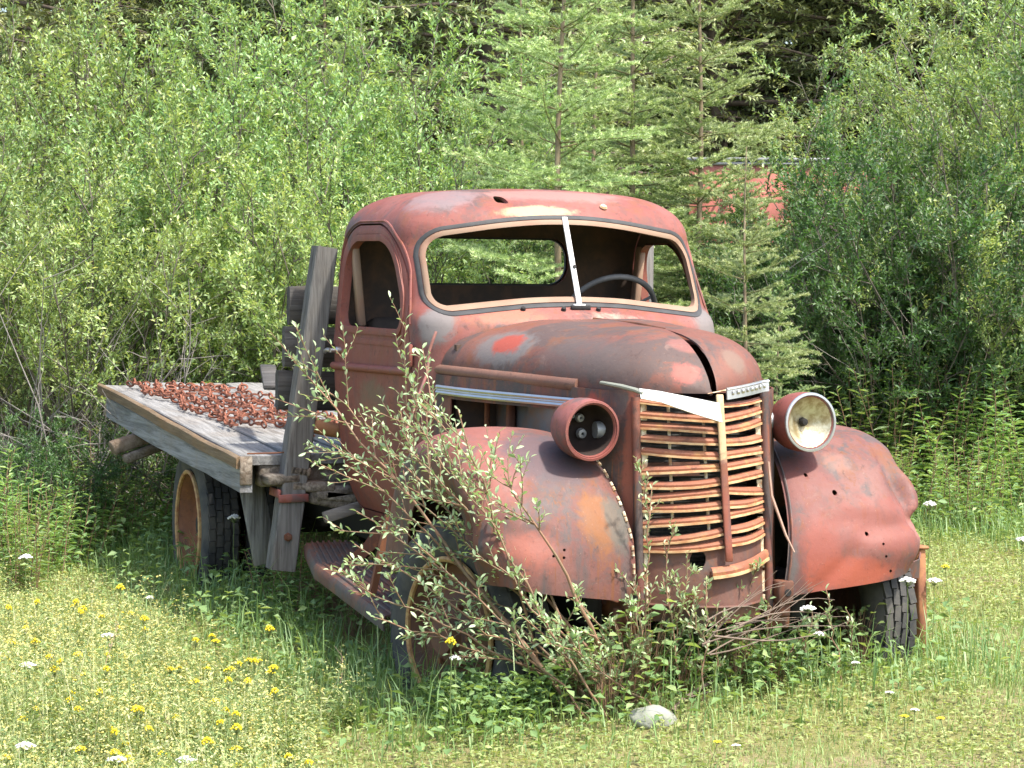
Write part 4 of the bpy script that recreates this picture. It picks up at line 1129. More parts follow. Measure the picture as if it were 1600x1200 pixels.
# ================================================================== GRASS AND HERBS (nobody could count these)
def sample_view(n, d0, d1, u0=-480, u1=2080):
    n = int(n * 1.32); d0 = d0 - .9
    d = np.sqrt(rng.uniform(d0 ** 2, d1 ** 2, n)); u = rng.uniform(u0, u1, n)
    x = CP.x + CF.x * d + CR.x * (u - 800) / 3803.66 * d; y = CP.y + CF.y * d + CR.y * (u - 800) / 3803.66 * d
    return x, y, u, d
def smooth_noise(x, y, s=1.0, ph=0.0):
    return (np.sin(x * 1.7 * s + ph) * np.cos(y * 1.3 * s - ph * .7) + .6 * np.sin(x * 3.1 * s - y * 2.3 * s + ph * 2) + .4 * np.cos(y * 5.3 * s + x * 1.9 * s)) / 2.0
def under_truck(x, y): return (x < .5) & (x > -5.2) & (np.abs(y) < .8)
def weeds_zone(x, y):
    """the patch of flowering weeds in the left foreground: 0 outside .. 1 inside"""
    e = np.interp(x, [-3.4, -2.8, -2.17, -.88, .66, 2], [-2.3, -2.05, -1.66, -1.34, -1.40, -1.7]) + .10 * np.sin(x * 3.2 + 1) + .07 * np.sin(x * 7 + y * 5) + .05 * np.sin(x * 15 - y * 9)
    return np.clip((e - y) / .30, 0, 1) * np.clip((x + 3.4) / .6, 0, 1)

M_grass = leaf_mat('short_grass', [(.12, .185, .042), (.155, .22, .05), (.195, .25, .064), (.24, .28, .085), (.32, .33, .14)], .30, .6, .18, (1.3, 1.3, .6), .0, 1.6)
M_grass_t = leaf_mat('green_grass', [(.05, .12, .022), (.085, .17, .032), (.13, .215, .045), (.22, .27, .08)], .36, .45, .4, None, .0, 1.7)
def blades(x, y, h, w, lean=.5, var=None):
    n = len(x); az = rng.uniform(0, 2 * np.pi, n); D = np.stack([np.cos(az), np.sin(az), np.zeros(n)], 1); S = np.stack([-np.sin(az), np.cos(az), np.zeros(n)], 1)
    b = np.stack([x, y, gz(x, y) - .005], 1); ln = (rng.uniform(.1, 1, n) * lean)[:, None]; H = h[:, None]; Wd = w[:, None]
    Z = np.array([0, 0, 1.0]); m = b + Z * H * .58 + D * H * ln * .3; tp = b + Z * H * (1 - .35 * ln) + D * H * ln
    V = np.stack([b - S * Wd / 2, b + S * Wd / 2, m - S * Wd * .4, m + S * Wd * .4, tp], 1).reshape(-1, 3); k = np.arange(n)[:, None] * 5
    return V, np.concatenate([k + [0, 1, 3], k + [0, 3, 2], k + [2, 3, 4]], 0), 5
def stuff(name, mats, V, tr, var, mi=None, label=None, cat=None):
    o = link(name, fastmesh(name, V, tr, None, var, mats, False, mi)); tag(o, label, cat, None, 'stuff'); return o

# short lawn in front and at the right
x, y, u, d = sample_view(178000, 7.1, 14.5)
soil = smooth_noise(x, y, 1.6, 2.0); keep = (~under_truck(x, y)) & (rng.random(len(x)) > .35 * (soil > .45)) & (rng.random(len(x)) > .6 * weeds_zone(x, y))
x, y = x[keep], y[keep]; n = len(x); ns = smooth_noise(x, y, .8, .4)
h = rng.gamma(4, .0065, n) * (1 + .5 * np.clip(ns, -.6, 1)); V, tr, k = blades(x, y, h, rng.uniform(.0022, .0042, n), 1.1)
vv = np.clip(.42 + .22 * smooth_noise(x, y, 1.1, 1.2) + rng.normal(0, .20, n) + .1 * soil[keep], 0, 1)
stuff('short_grass', [M_grass], V, tr, np.repeat(vv, k), None, 'short sunlit meadow grass in front of the truck', 'grass')
# tiny broad leaves through the lawn
x, y, u, d = sample_view(60000, 7.1, 13.5); keep = (~under_truck(x, y)) & (smooth_noise(x, y, 1.3, 5) > -.5); x, y = x[keep], y[keep]; n = len(x)
P = np.stack([x, y, gz(x, y) + rng.uniform(.003, .045, n)], 1); az = rng.uniform(0, 6.28, n)
V, tr, k = leaf_geo(P, np.stack([np.cos(az), np.sin(az), rng.uniform(-.1, .5, n)], 1), np.array([0, 0, 1.]) + rng.normal(size=(n, 3)) * .3, rng.uniform(.012, .032, n), rng.uniform(.007, .015, n))
stuff('clover', [M_grass], V, tr, np.repeat(np.clip(rng.normal(.35, .2, n) + .2 * smooth_noise(x, y, 2, 3), 0, 1), k), None, 'low clover and small leaved herbs through the lawn', 'ground cover')
# taller green grass round the wheels, under the bed and along the shrubs
def edge_density(x, y):
    a = np.exp(-((np.maximum(np.abs(x + 2.4) - 2.9, 0)) ** 2 + (np.maximum(np.abs(y) - .95, 0)) ** 2) / .18)
    front = .55 * np.exp(-(((x - .62) / .30) ** 2 + (np.maximum(np.abs(y + .1) - .75, 0) / .3) ** 2))
    back = np.clip((-(x) - 4.6 + .25 * y) / 1.2, 0, 1); right = np.clip((-.35 * x + y * .9 - 3.1) / .6, 0, 1)
    return np.clip(np.maximum.reduce([a * .9, front, back, right]), 0, 1)
x, y, u, d = sample_view(128000, 7.4, 21); ed = edge_density(x, y)
keep = (rng.random(len(x)) < ed * (1 - .8 * under_truck(x, y)) * (1 - .7 * weeds_zone(x, y)) + .03); x, y = x[keep], y[keep]; n = len(x)
h = rng.gamma(5, .026, n) * (.55 + .6 * edge_density(x, y)); V, tr, k = blades(x, y, h, rng.uniform(.003, .0065, n), .9)
stuff('tall_grass', [M_grass_t], V, tr, np.repeat(np.clip(rng.normal(.45, .22, n), 0, 1), k), None, 'taller green grass round the wheels and along the shrubs', 'grass')
# leafy undergrowth
x, y, u, d = sample_view(120000, 7.6, 23); ed = edge_density(x, y) * (.55 + .5 * smooth_noise(x, y, 1.4, 3.3))
keep = (rng.random(len(x)) < ed * (1 - .75 * under_truck(x, y)) * (1 - .9 * weeds_zone(x, y))); x, y = x[keep], y[keep]; n = len(x)
far = np.clip((np.hypot(x - CP.x, y - CP.y) - 9) / 8, 0, 1)
P = np.stack([x, y, gz(x, y) + rng.beta(1.6, 2.2, n) * (.15 + .30 * far)], 1); az = rng.uniform(0, 6.28, n)
L = rng.uniform(.025, .06, n); V, tr, k = leaf_geo(P, np.stack([np.cos(az), np.sin(az), rng.uniform(-.3, .6, n)], 1), np.array([0, 0, 1.]) + rng.normal(size=(n, 3)) * .35, L, L * rng.uniform(.35, .7, n))
x2, y2 = rng.uniform(.15, 1.02, 11000), rng.uniform(-1.0, .95, 11000); kp = rng.random(11000) < np.clip(.75 + .6 * smooth_noise(x2, y2, 3.0, 2.2), .15, 1) * np.clip((.80 - .22 * np.clip(y2, 0, 1) + .10 * np.sin(y2 * 5) + .06 * np.sin(y2 * 13 + x2 * 9) - x2) / .25, 0, 1) * np.clip((.72 - y2) / .3, 0, 1); x2, y2 = x2[kp], y2[kp]; n2 = len(x2)
P2 = np.stack([x2, y2, gz(x2, y2) + rng.beta(1.5, 1.6, n2) * (.17 + .08 * smooth_noise(x2, y2, 3.2, .7))], 1); az = rng.uniform(0, 6.28, n2); L2 = rng.uniform(.02, .05, n2)
Vb, trb, k = leaf_geo(P2, np.stack([np.cos(az), np.sin(az), rng.uniform(-.2, .7, n2)], 1), np.array([0, 0, 1.]) + rng.normal(size=(n2, 3)) * .35, L2, L2 * rng.uniform(.4, .7, n2)); tr = np.concatenate([tr, trb + len(V)]); V = np.concatenate([V, Vb]); n = n + n2
stuff('undergrowth', [M_herb], V, tr, np.repeat(np.clip(rng.normal(.45, .22, n), 0, 1), k), None, 'leafy green undergrowth between truck and shrubs', 'undergrowth')

# flowering weeds in the left foreground
M_bud = leaf_mat('yellow_green_bud', [(.38, .46, .17), (.50, .55, .21), (.62, .60, .12), (.70, .60, .04)], .3, .6, .2, (1.1, 1.1, .8), .0, .92)
M_weed = leaf_mat('weed_leaf', [(.065, .14, .03), (.12, .205, .045), (.19, .275, .075), (.28, .335, .125), (.37, .36, .19)], .34, .55, .3, None, .0, 1.5)
xc, yc, u, d = sample_view(3500, 6.9, 12.5, -480, 800); wz = weeds_zone(xc, yc)
keep = rng.random(len(xc)) < wz ** 1.3 * np.clip(.8 + .5 * smooth_noise(xc, yc, 2.2, 4), .2, 1); xc, yc = xc[keep], yc[keep]
hc = rng.uniform(.16, .40, len(xc)) * np.clip(.85 + .35 * smooth_noise(xc, yc, 1.7, 1), .45, 1.2) * (1 + .35 * np.clip((-1.7 - yc) / .6, 0, 1)); tone = rng.normal(0, .16, len(xc)); yel = np.clip(.5 + .6 * smooth_noise(xc, yc, 1.9, 7.0) + rng.normal(0, .3, len(xc)), 0, 1)
st_i = np.repeat(np.arange(len(xc)), 7); n = len(st_i); az = rng.uniform(0, 6.28, n); sp = rng.uniform(.05, .55, n); h = hc[st_i] * rng.uniform(.6, 1.1, n)
base = np.stack([xc[st_i] + rng.normal(0, .012, n), yc[st_i] + rng.normal(0, .012, n), gz(xc[st_i], yc[st_i]) - .01], 1)
tipv = base + np.stack([np.cos(az) * h * sp, np.sin(az) * h * sp, h], 1)
S = np.stack([-np.sin(az), np.cos(az), np.zeros(n)], 1) * .0016; md = base * .5 + tipv * .5 + np.array([0, 0, 1]) * (h * .08)[:, None]
Vs = np.stack([base - S, base + S, md - S, md + S, tipv], 1).reshape(-1, 3); k = np.arange(n)[:, None] * 5; tr = np.concatenate([k + [0, 1, 3], k + [0, 3, 2], k + [2, 3, 4]], 0)
allV, allT, allvar, allmi, nv = [Vs], [tr], [np.repeat(np.clip(rng.normal(.62, .25, n), 0, 1), 5)], [np.zeros(len(tr), int)], len(Vs)
for part, cnt, mi in (('leaf', 16, 0), ('bud', 8, 1)):
    i = np.repeat(np.arange(n), cnt); m = len(i); t_ = rng.uniform(.08, .95, m) if part == 'leaf' else np.minimum(rng.uniform(.78, 1.06, m), 1.03)
    if part == 'bud':
        ok = rng.random(m) < .25 + .75 * yel[st_i[i]]; i, t_ = i[ok], t_[ok]; m = len(i)
    P = base[i] * (1 - t_)[:, None] + tipv[i] * t_[:, None] + rng.normal(0, .007 if part == 'leaf' else .011, (m, 3)); a2 = rng.uniform(0, 6.28, m)
    if part == 'leaf': Lq = rng.uniform(.018, .042, m) * (1.15 - .5 * t_); Wq = Lq * rng.uniform(.16, .30, m); el = rng.uniform(.0, 1.1, m)
    else: Lq = rng.uniform(.006, .012, m); Wq = Lq * .95; el = rng.uniform(-.2, .5, m)
    V, tr, k = leaf_geo(P, np.stack([np.cos(a2), np.sin(a2), el], 1), np.array([0, 0, 1.]) + rng.normal(size=(m, 3)) * .5, Lq, Wq)
    allV.append(V); allT.append(tr + nv); nv += len(V); allvar.append(np.repeat(np.clip(rng.normal(.42 if part == 'leaf' else .62, .22, m) + tone[st_i[i]], 0, 1), k)); allmi.append(np.full(len(tr), mi))
stuff('flowering_weeds', [M_weed, M_bud], np.concatenate(allV), np.concatenate(allT), np.concatenate(allvar), np.concatenate(allmi), 'dense pale yellow flowering weeds in the left foreground', 'weeds')
# a few dry tan stalks stand above the weeds
for q, (u, v, u2, v2, lb) in enumerate([(130, 1120, 185, 975, 'tall dry tan stalk standing in the yellow weeds'), (50, 1130, 38, 1060, 'dry stalk at the left edge among the weeds'), (262, 1200, 256, 1130, 'short dry stalk at the bottom among the weeds'), (525, 1085, 535, 1025, 'dry stalk at the right side of the weeds')]):
    a = at_h(u, v, .05); b_ = at_x(u2, v2, a.x - .05); T = Tubes(); T.add(np.array([[0, 0, -.05], tuple((b_ - a) * .5 + Vector((.0, .012, .01))), tuple(b_ - a)]), .0035, .0016, 5)
    for w_ in range(5):
        p = np.array((b_ - a) * (.75 + .06 * w_)); T.add(np.array([p, p + rng.normal(0, .02, 3) + np.array([0, 0, .02])]), .0016, .001, 3)
    o = link('dry_stalk', T.mesh('dry_stalk', plain('dry_stalk_tan', (.45, .33, .22), .8))); o.location = a; tag(o, lb, 'stalk', 'dry stalks in the weeds')

# ================================================================== YOUNG AND OLD SPRUCES
def spruce_young(h, nmul=1.0, width=.25, gap=1.0):
    T, TB = Tubes(), Tubes()
    tr_ = np.array([[.015 * math.sin(z * 2.1), .015 * math.cos(z * 1.7), z] for z in np.linspace(-.05, h, 18)]); T.add(tr_, .008 + .0052 * h, .003, 8)
    z = .22; segs = []
    while z < h - .1:
        full = rng.integers(5, 7)
        for q in range(full + 2):
            zz = z + (rng.uniform(-.02, .02) if q < full else rng.uniform(.08, .22)); small = q >= full
            az = 2 * np.pi * (q + rng.uniform(-.25, .25)) / full; Lb = ((h - zz) * width + .10) * rng.uniform(.75, 1.12) * (.55 if small else 1)
            el = .10 + .45 * (zz / h) ** 2 + rng.uniform(-.22, .18)
            br = curve((0, 0, zz), (np.cos(az) * np.cos(el), np.sin(az) * np.cos(el), np.sin(el) ), Lb, 6, rng.uniform(-.02, .06) - .03 * (1 - zz / h), .06)
            TB.add(br, .003 + .003 * Lb, .0015, 5); segs.append(br[1:] if Lb > .4 else br)
            nt = max(3, int(Lb / .085))
            for k in range(nt):
                tt = .16 + .82 * (k + .5) / nt; p, dd = along(br, np.array([tt])); p, dd = p[0], dd[0]
                sd = nrm(np.cross(dd, np.array([0, 0, 1.]))) * (1 if k % 2 else -1)
                Lt = (.05 + .42 * Lb * (1 - tt) ** .8) * rng.uniform(.75, 1.2)
                tw = curve(p, dd * .75 + sd * .95 + np.array([0, 0, rng.uniform(-.25, .25)]), Lt, 3, .02, .05); segs.append(tw)
                if Lt > .16:
                    for s2 in (-1, 1):
                        for f in (.35, .65):
                            p2, d2 = along(tw, np.array([f])); segs.append(curve(p2[0], d2[0] * .8 + np.cross(d2[0], [0, 0, 1]) * s2 * .9 + np.array([0, 0, rng.uniform(-.15, .2)]), Lt * .38, 2, .02, .05))
        z += rng.uniform(.22, .31) * gap
    P, D = [], []; V0 = []
    for sg in segs:
        L = np.linalg.norm(np.diff(sg, axis=0), axis=1).sum(); m = max(8, int(L * 720 * nmul)); ts = rng.uniform(0, 1, m); p, dd = along(sg, ts)
        rd = rng.normal(size=(m, 3)); rd = nrm(rd - dd * (rd * dd).sum(1, keepdims=True)); rd[:, 2] += .25
        P.append(p); D.append(dd * .75 + rd * .9); V0.append(np.clip(rng.normal(.30, .12, m) + rng.normal(0, .10) + .45 * ts ** 3, 0, 1))
    P, D, V0 = np.concatenate(P), nrm(np.concatenate(D)), np.concatenate(V0); n = len(P); L = rng.uniform(.016, .028, n)[:, None]
    S = nrm(np.cross(D, rand_unit(n))) * .0028
    V = np.stack([P - S, P + S, P + D * L], 1).reshape(-1, 3); tr = np.arange(n * 3).reshape(-1, 3)
    return (T, TB), V, tr, np.repeat(V0, 3)
def spruce_old(h, nb=150, width=.27, bare=1.2):
    T = Tubes(); trk = np.array([[.05 * math.sin(z * .5), .05 * math.cos(z * .4), z] for z in np.linspace(-.1, h, 16)]); T.add(trk, .04 + .011 * h, .02, 9)
    P, D, Lq, vv = [], [], [], []
    for q in range(nb):
        zz = bare + (h - bare - .3) * (q / nb) ** 1.15; az = 2.4 * q + rng.uniform(-.4, .4); Lb = ((h - zz) * width * .62 + .75) * rng.uniform(.6, 1.15); el = -.10 + .5 * (zz / h) ** 2 + rng.uniform(-.15, .15)
        br = curve((0, 0, zz), (np.cos(az), np.sin(az), el), Lb, 7, -.02 + .05 * rng.random(), .06); T.add(br, .012 + .008 * Lb, .004, 5)
        dead = zz < 2.6 and rng.random() < .15
        nt = int(Lb / .065); clump = rng.uniform(.3, 1)
        for k in range(nt):
            tt = .18 + .82 * (k + rng.random()) / nt; p, dd = along(br, np.array([tt])); p, dd = p[0], dd[0]
            sd = nrm(np.cross(dd, np.array([0, 0, 1.]))) * (1 if k % 2 else -1); Lt = (.12 + .30 * Lb * (1 - tt) ** .7) * rng.uniform(.6, 1.2)
            tw = curve(p, dd * .8 + sd * .9 + np.array([0, 0, rng.uniform(-.45, .1)]), Lt, 3, -.03, .09)
            if k % 3 == 0: T.add(tw, .004, .002, 3)
            if dead and rng.random() < .75: continue
            m = max(3, int(Lt / .024)); ts = rng.uniform(.1, 1, m); pp, d2 = along(tw, ts)
            P.append(pp); D.append(d2 + rng.normal(size=(m, 3)) * .55); Lq.append(rng.uniform(.045, .09, m)); vv.append(np.clip(rng.normal(.38, .16, m) + .3 * (ts > .8) + .1 * (clump - .6), 0, 1))
    P, D, Lq, vv = np.concatenate(P), np.concatenate(D), np.concatenate(Lq), np.concatenate(vv)
    V, tr, k = leaf_geo(P, D, np.array([0, 0, 1.]) + rng.normal(size=(len(P), 3)) * .5, Lq, Lq * rng.uniform(.22, .36, len(P)), .3, .05)
    return T, V, tr, np.repeat(vv, k)
def tree_proto(name, gen, bark, mat):
    T, V, tr, var = gen; root = empty(name)
    if isinstance(T, tuple): link('boughs', T[1].mesh('boughs', M_bough), root)['kind'] = 'stuff'; T = T[0]
    link('trunk', T.mesh('trunk', bark), root); link('crown', fastmesh('crown', V, tr, None, var, [mat]), root); return root

ys = [tree_proto('young_spruce', spruce_young(4.4, 1.0, .26, .92), M_bark_sp, M_needle), tree_proto('young_spruce', spruce_young(2.62, 1.1, .36, .85), M_bark_sp, M_needle)]
put(ys[0], wp(872, 14.6), .4, 1.0, 'young spruce with a tall pale trunk above the middle of the cab roof', 'spruce')
put(ys[0], wp(982, 15.4), 2.3, 1.0, 'young spruce with its trunk above the windscreen divider', 'spruce')
put(ys[0], wp(1086, 15.2), 4.2, .93, 'young spruce standing left of the red box body', 'spruce')
put(ys[1], wp(1163, 13.0), 1.0, .80, 'short bushy spruce beside the driver side of the cab', 'spruce')
put(ys[0], wp(505, 21.0), 3.4, 1.12, 'young spruce with pale trunk rising out of the left shrubs', 'spruce')
put(ys[0], wp(925, 17.0), 1.5, .92, 'young spruce in the second row between the two tall ones', 'spruce')
put(ys[0], wp(810, 18.2), 3.0, .90, 'young spruce in the second row above the left of the cab roof', 'spruce')
put(ys[1], wp(1215, 13.8), 5.0, .52, 'small spruce low beside the short bushy one', 'spruce')
put(ys[1], wp(1292, 18.6), 2.0, .92, 'small spruce tip in front of the red box body', 'spruce')

old = [tree_proto('old_spruce', spruce_old(11, 290, .27, .5), M_bark_old, M_needle_old), tree_proto('old_spruce', spruce_old(9.5, 270, .30, .35), M_bark_old, M_needle_old)]
OLD = [(-60, 23, 0, 'dark spruce at the far left edge of the wood'), (135, 26, 1, 'dark spruce with a bare lower trunk behind the left shrubs'), (330, 29, 0, 'dark spruce below the gap of bright sky'),
    (465, 25, 1, 'dark spruce with a reddish brown trunk behind the left shrubs'), (640, 24, 0, 'large dark spruce with layered boughs left of the young spruces'), (760, 22, 1, 'broad olive green spruce right behind the young spruces'),
    (930, 27, 0, 'dark spruce behind the tall young spruce trunks'), (1110, 25, 1, 'olive green spruce behind the red box body'), (1270, 26, 0, 'large spruce with bare grey limbs above the red box body'),
    (1400, 25, 1, 'shaded spruce right of the red box body'), (1560, 27, 0, 'dark spruce behind the tall right hand shrub'), (1700, 24, 1, 'dark spruce at the right edge of the wood')]
for i, (u, d, k, lb) in enumerate(OLD):
    put(old[k], wp(u, d), i * 1.7, rng.uniform(.92, 1.12), lb, 'spruce', 'old spruces at the edge of the wood')
for i, (u, d) in enumerate([(-150, 34), (40, 36), (230, 38), (420, 35), (560, 37), (720, 34), (850, 38), (1010, 36), (1180, 34), (1340, 37), (1480, 34), (1640, 37), (1780, 34), (-40, 45), (150, 47), (330, 48), (500, 46), (660, 47), (820, 46), (980, 48), (1120, 46), (1270, 47), (1420, 46), (1580, 48), (1720, 46), (1900, 30), (2080, 33), (2250, 36), (-300, 29), (-460, 32)]):
    put(old[i % 2], wp(u, d), i * 2.1, rng.uniform(1.0, 1.3), 'dark spruce deep in the wood behind the front row', 'spruce', 'spruces deep in the wood')

# ================================================================== RED BOX BODY behind the shrubs
bx, by = wp(1262, 21.5); box = empty('box_body', (bx, by, float(gz(bx, by)) - .10), math.atan2(CR.y, CR.x) + R(-9))
tag(box, 'faded red box body with a grey roof edge half hidden behind the shrubs', 'box body')
M_redbox = plain('faded_red_sheet', (.47, .15, .12), .65, var=.25, scale=3, col2=(.38, .13, .10))
for k in range(5):
    m = MB(); m.box((-.82 + .41 * k, -.60, 1.45), (.404, .03, 1.9)); m.build('panel', M_redbox, box, bevel=.006)
m = MB(); m.box((0, .0, 1.45), (2.03, 1.15, 1.86)); m.build('body', M_redbox, box)
m = MB(); m.box((0, 0, 2.41), (2.10, 1.28, .035)); m.box((0, -.625, 2.375), (2.06, .02, .03)); m.build('roof', plain('grey_roof_sheet', (.36, .36, .37), .5, metal=.3), box, bevel=.01)

# ================================================================== SHRUBS
W_ = [shrub_proto('willow_shrub', M_willow, M_bark, dict(h=2.9, spread=.75, nst=19, ntw=8, bare=.30, leaf=(.026, .062))), shrub_proto('willow_shrub', M_willow_y, M_bark, dict(h=2.7, spread=.8, nst=18, ntw=8, bare=.32, leaf=(.026, .060))),
      shrub_proto('willow_shrub', M_willow_d, M_bark, dict(h=2.6, spread=.85, nst=17, ntw=8, bare=.12)), shrub_proto('willow_shrub', M_willow, M_bark, dict(h=3.6, spread=.6, nst=15, nsub=12, ntw=8)),
      shrub_proto('willow_shrub', M_willow_d, M_bark, dict(h=1.7, spread=.95, nst=15, ntw=7, bare=.08))]
SH = [  # u, depth, kind, scale, label
    (20, 15.6, 0, 0.85, 'grey green willow shrub at the left edge with bare lower stems'), (150, 15.2, 1, 0.82, 'yellowish willow shrub left of the flatbed tail'), (270, 16.6, 0, 0.89, 'willow shrub with slanting dark stems behind the flatbed tail'),
    (400, 15.6, 1, 0.84, 'bright yellow green willow shrub behind the chain heap'), (520, 16.8, 0, 0.94, 'willow shrub rising above the stake post'), (610, 15.4, 1, 0.80, 'pale willow shrub just behind the left side of the cab'),
    (90, 18.2, 3, 0.95, 'tall willow shrub in the second row at the far left'), (230, 18.6, 1, 1.24, 'tall yellowish willow shrub in the second row above the flatbed tail'), (370, 18.4, 3, 0.92, 'tall willow shrub with pale tips in the second row'),
    (560, 18.8, 0, 1.19, 'tall grey green willow shrub left of the cab roof'), (690, 17.6, 0, 0.92, 'silvery willow shrub seen over the left of the cab roof'), (780, 16.8, 2, 0.70, 'green shrub seen through the rear window'),
    (-80, 17.0, 3, 0.76, 'willow shrub cut by the left edge of the picture'), (330, 14.6, 4, 0.53, 'low bright green shrub beside the flatbed'), (450, 14.0, 4, 0.51, 'low leafy shrub just behind the headboard'),
    (60, 13.8, 4, 0.49, 'low shrub with bare twigs at the left edge beyond the rear wheel'),
    (1250, 17.0, 2, 0.60, 'deep green shrub right of the short spruce'), (1370, 16.2, 2, 0.72, 'dense deep green shrub behind the dented fender'), (1480, 17.2, 0, 0.86, 'grey green willow shrub right of the deep green one'),
    (1590, 16.0, 3, 0.82, 'tall willow shrub leaning in at the right edge'), (1500, 19.0, 3, 0.88, 'tallest willow shrub in the upper right'), (1440, 19.4, 0, .62, 'willow shrub in front of the right end of the red box body'),
    (1340, 18.4, 2, 0.60, 'green shrub below the red box body'), (1680, 18.0, 3, 0.95, 'willow shrub cut by the right edge of the picture'), (1460, 15.2, 4, 0.80, 'low deep green shrub above the tall herbs at right'),
    (1560, 14.9, 4, 0.78, 'low shrub with grey bare twigs at the right edge'), (1300, 15.2, 4, 0.62, 'low green shrub behind the left headlight'), (860, 18.2, 1, 0.66, 'willow shrub between the young spruce trunks'), (1050, 18.5, 2, .58, 'green shrub behind the driver side of the cab'),
    (700, 20.5, 3, 0.64, 'tall willow shrub in the back row above the cab roof'),
    (1215, 15.6, 2, 0.58, 'rounded deep green shrub just right of the cab'), (1310, 15.0, 2, .60, 'rounded deep green shrub above the dented fender'), (1425, 15.2, 2, 0.74, 'dark leafy shrub between the dented fender and the tall herbs'), (1530, 15.8, 2, 0.86, 'dark leafy shrub below the leaning willow at right'),
    (1590, 14.6, 1, 0.70, 'paler willow reaching in low at the right edge'), (1400, 17.4, 2, 0.68, 'dark green shrub under the right end of the red box body'),
    (1125, 17.8, 2, .70, 'green shrub hiding the lower left of the red box body'), (1205, 17.3, 2, .67, 'green shrub hiding the lower middle of the red box body'), (1295, 17.2, 2, .67, 'green shrub hiding the lower right of the red box body'),
    (1262, 14.9, 2, .58, 'heavy dark shrub right behind the left headlight'), (1385, 14.6, 2, .72, 'heavy dark rounded shrub above the dented fender'), (1490, 14.9, 2, .84, 'heavy dark shrub over the tall herbs at right'), (1585, 15.2, 2, .88, 'heavy dark shrub at the right edge'),
    (1800, 16.6, 3, .95, 'willow shrub beyond the right edge of the picture'), (1950, 17.4, 0, 1.05, 'willow shrub well beyond the right edge of the picture'), (-260, 17.2, 3, .9, 'willow shrub beyond the left edge of the picture'), (-400, 16.4, 1, .95, 'yellowish willow shrub well beyond the left edge of the picture')]
for i, (u, d, k, sc, lb) in enumerate(SH):
    put(W_[k], wp(u, d), i * 1.37, sc, lb, 'shrub', 'shrubs behind the truck')
# bare dead twigs inside the thicket
for i, (u, d, lb) in enumerate([(180, 14.6, 'grey leafless branches arching left of the flatbed'), (1540, 15.4, 'tangle of grey leafless twigs at the right edge'), (1330, 15.0, 'dark leafless stems under the deep green shrub'), (60, 14.6, 'leafless branches at the left edge above the rear wheel')]):
    T = Tubes()
    for q in range(34):
        az = rng.uniform(0, 6.28); st = curve((rng.uniform(-.5, .5), rng.uniform(-.5, .5), 0), (np.cos(az) * .6, np.sin(az) * .6 - .2, .75), rng.uniform(.7, 2.0), 8, -.01, .12); T.add(st, .007, .002, 4)
        for j in range(5):
            p, dd = along(st, np.array([rng.uniform(.3, .95)])); T.add(curve(p[0], dd[0] + nrm(rand_unit(1)[0]) * .9, rng.uniform(.2, .6), 4, .0, .14), .0032, .001, 3)
    xy = wp(u, d); o = link('dead_branches', T.mesh('dead_branches', plain('dead_twig', (.27, .245, .22), .85))); o.location = (*xy, float(gz(*xy))); tag(o, lb, 'branches')

# ================================================================== TALL HERBS
def fireweed(nst, h, leafL):
    T = Tubes(); P, D, N, L, W = [], [], [], [], []
    for i in range(nst):
        az = rng.uniform(0, 6.28); r = rng.uniform(0, .38) ; st = curve((np.cos(az) * r, np.sin(az) * r, -.02), (np.cos(az) * .22 + rng.normal() * .1, np.sin(az) * .22 + rng.normal() * .1, 1), h * rng.uniform(.6, 1.1), 6, 0, .05); T.add(st, .0035, .0018, 4)
        m = int(26 * h / .7); ts = np.linspace(.15, 1, m); p, dd = along(st, ts); g = 2.4 * np.arange(m) + rng.uniform(0, 6)
        P.append(p); D.append(np.stack([np.cos(g), np.sin(g), .55 - .5 * (1 - ts) + rng.normal(0, .12, m)], 1)); N.append(np.array([0, 0, 1.]) + rng.normal(size=(m, 3)) * .25); L.append(leafL * rng.uniform(.7, 1.15, m) * (1 - .45 * ts)); W.append(L[-1] * .17)
    return T, tuple(np.concatenate(q) for q in (P, D, N, L, W))
def herb_proto(name, mat, nst, h, leafL):
    T, (P, D, N, L, W) = fireweed(nst, h, leafL); V, tr, k = leaf_geo(P, D, N, L, W, .15, .22); root = empty(name)
    link('stems', T.mesh('stems', M_bark_red), root); link('foliage', fastmesh('foliage', V, tr, None, np.repeat(np.clip(rng.normal(.48, .2, len(P)), 0, 1), k), [mat]), root); return root
FW = [herb_proto('fireweed', M_fire, 34, .85, .13), herb_proto('fireweed', M_fire, 26, .60, .11)]
HB = [(1330, 14.6, 0, 'tall narrow leaved herbs right of the dented fender'), (1400, 14.2, 0, 'tall herbs under the low right hand shrub'), (1480, 14.4, 0, 'thick narrow leaved herbs at lower right of the shrubs'), (1560, 14.0, 0, 'tall narrow leaved herbs near the right edge'),
      (1440, 13.3, 1, 'shorter bright herbs in front of the tall ones at right'), (1540, 13.1, 1, 'shorter herbs at the right edge of the lawn'), (1350, 13.6, 1, 'shorter herbs just behind the dented fender'), (1620, 13.6, 0, 'tall herbs cut by the right edge'),
      (30, 12.3, 1, 'pale narrow leaved herbs at the left edge'), (75, 12.9, 1, 'pale herbs with drooping dry leaves left of the rear wheel'), (-20, 13.0, 0, 'tall herbs cut by the left edge'), (150, 14.2, 1, 'green herbs between left edge and rear wheel'), (220, 13.9, 1, 'green herbs beside the rear wheel'),
      (120, 13.5, 1, 'green herbs in front of the leafless branches at left'), (460, 11.0, 1, 'lance leaved plant in front of the stake post')]
for i, (u, d, k, lb) in enumerate(HB):
    put(FW[k], wp(u, d), i * 1.1, (.62 if i == 14 else .8 if d < 14 else 1.0), lb, 'herb', 'tall narrow leaved herbs')

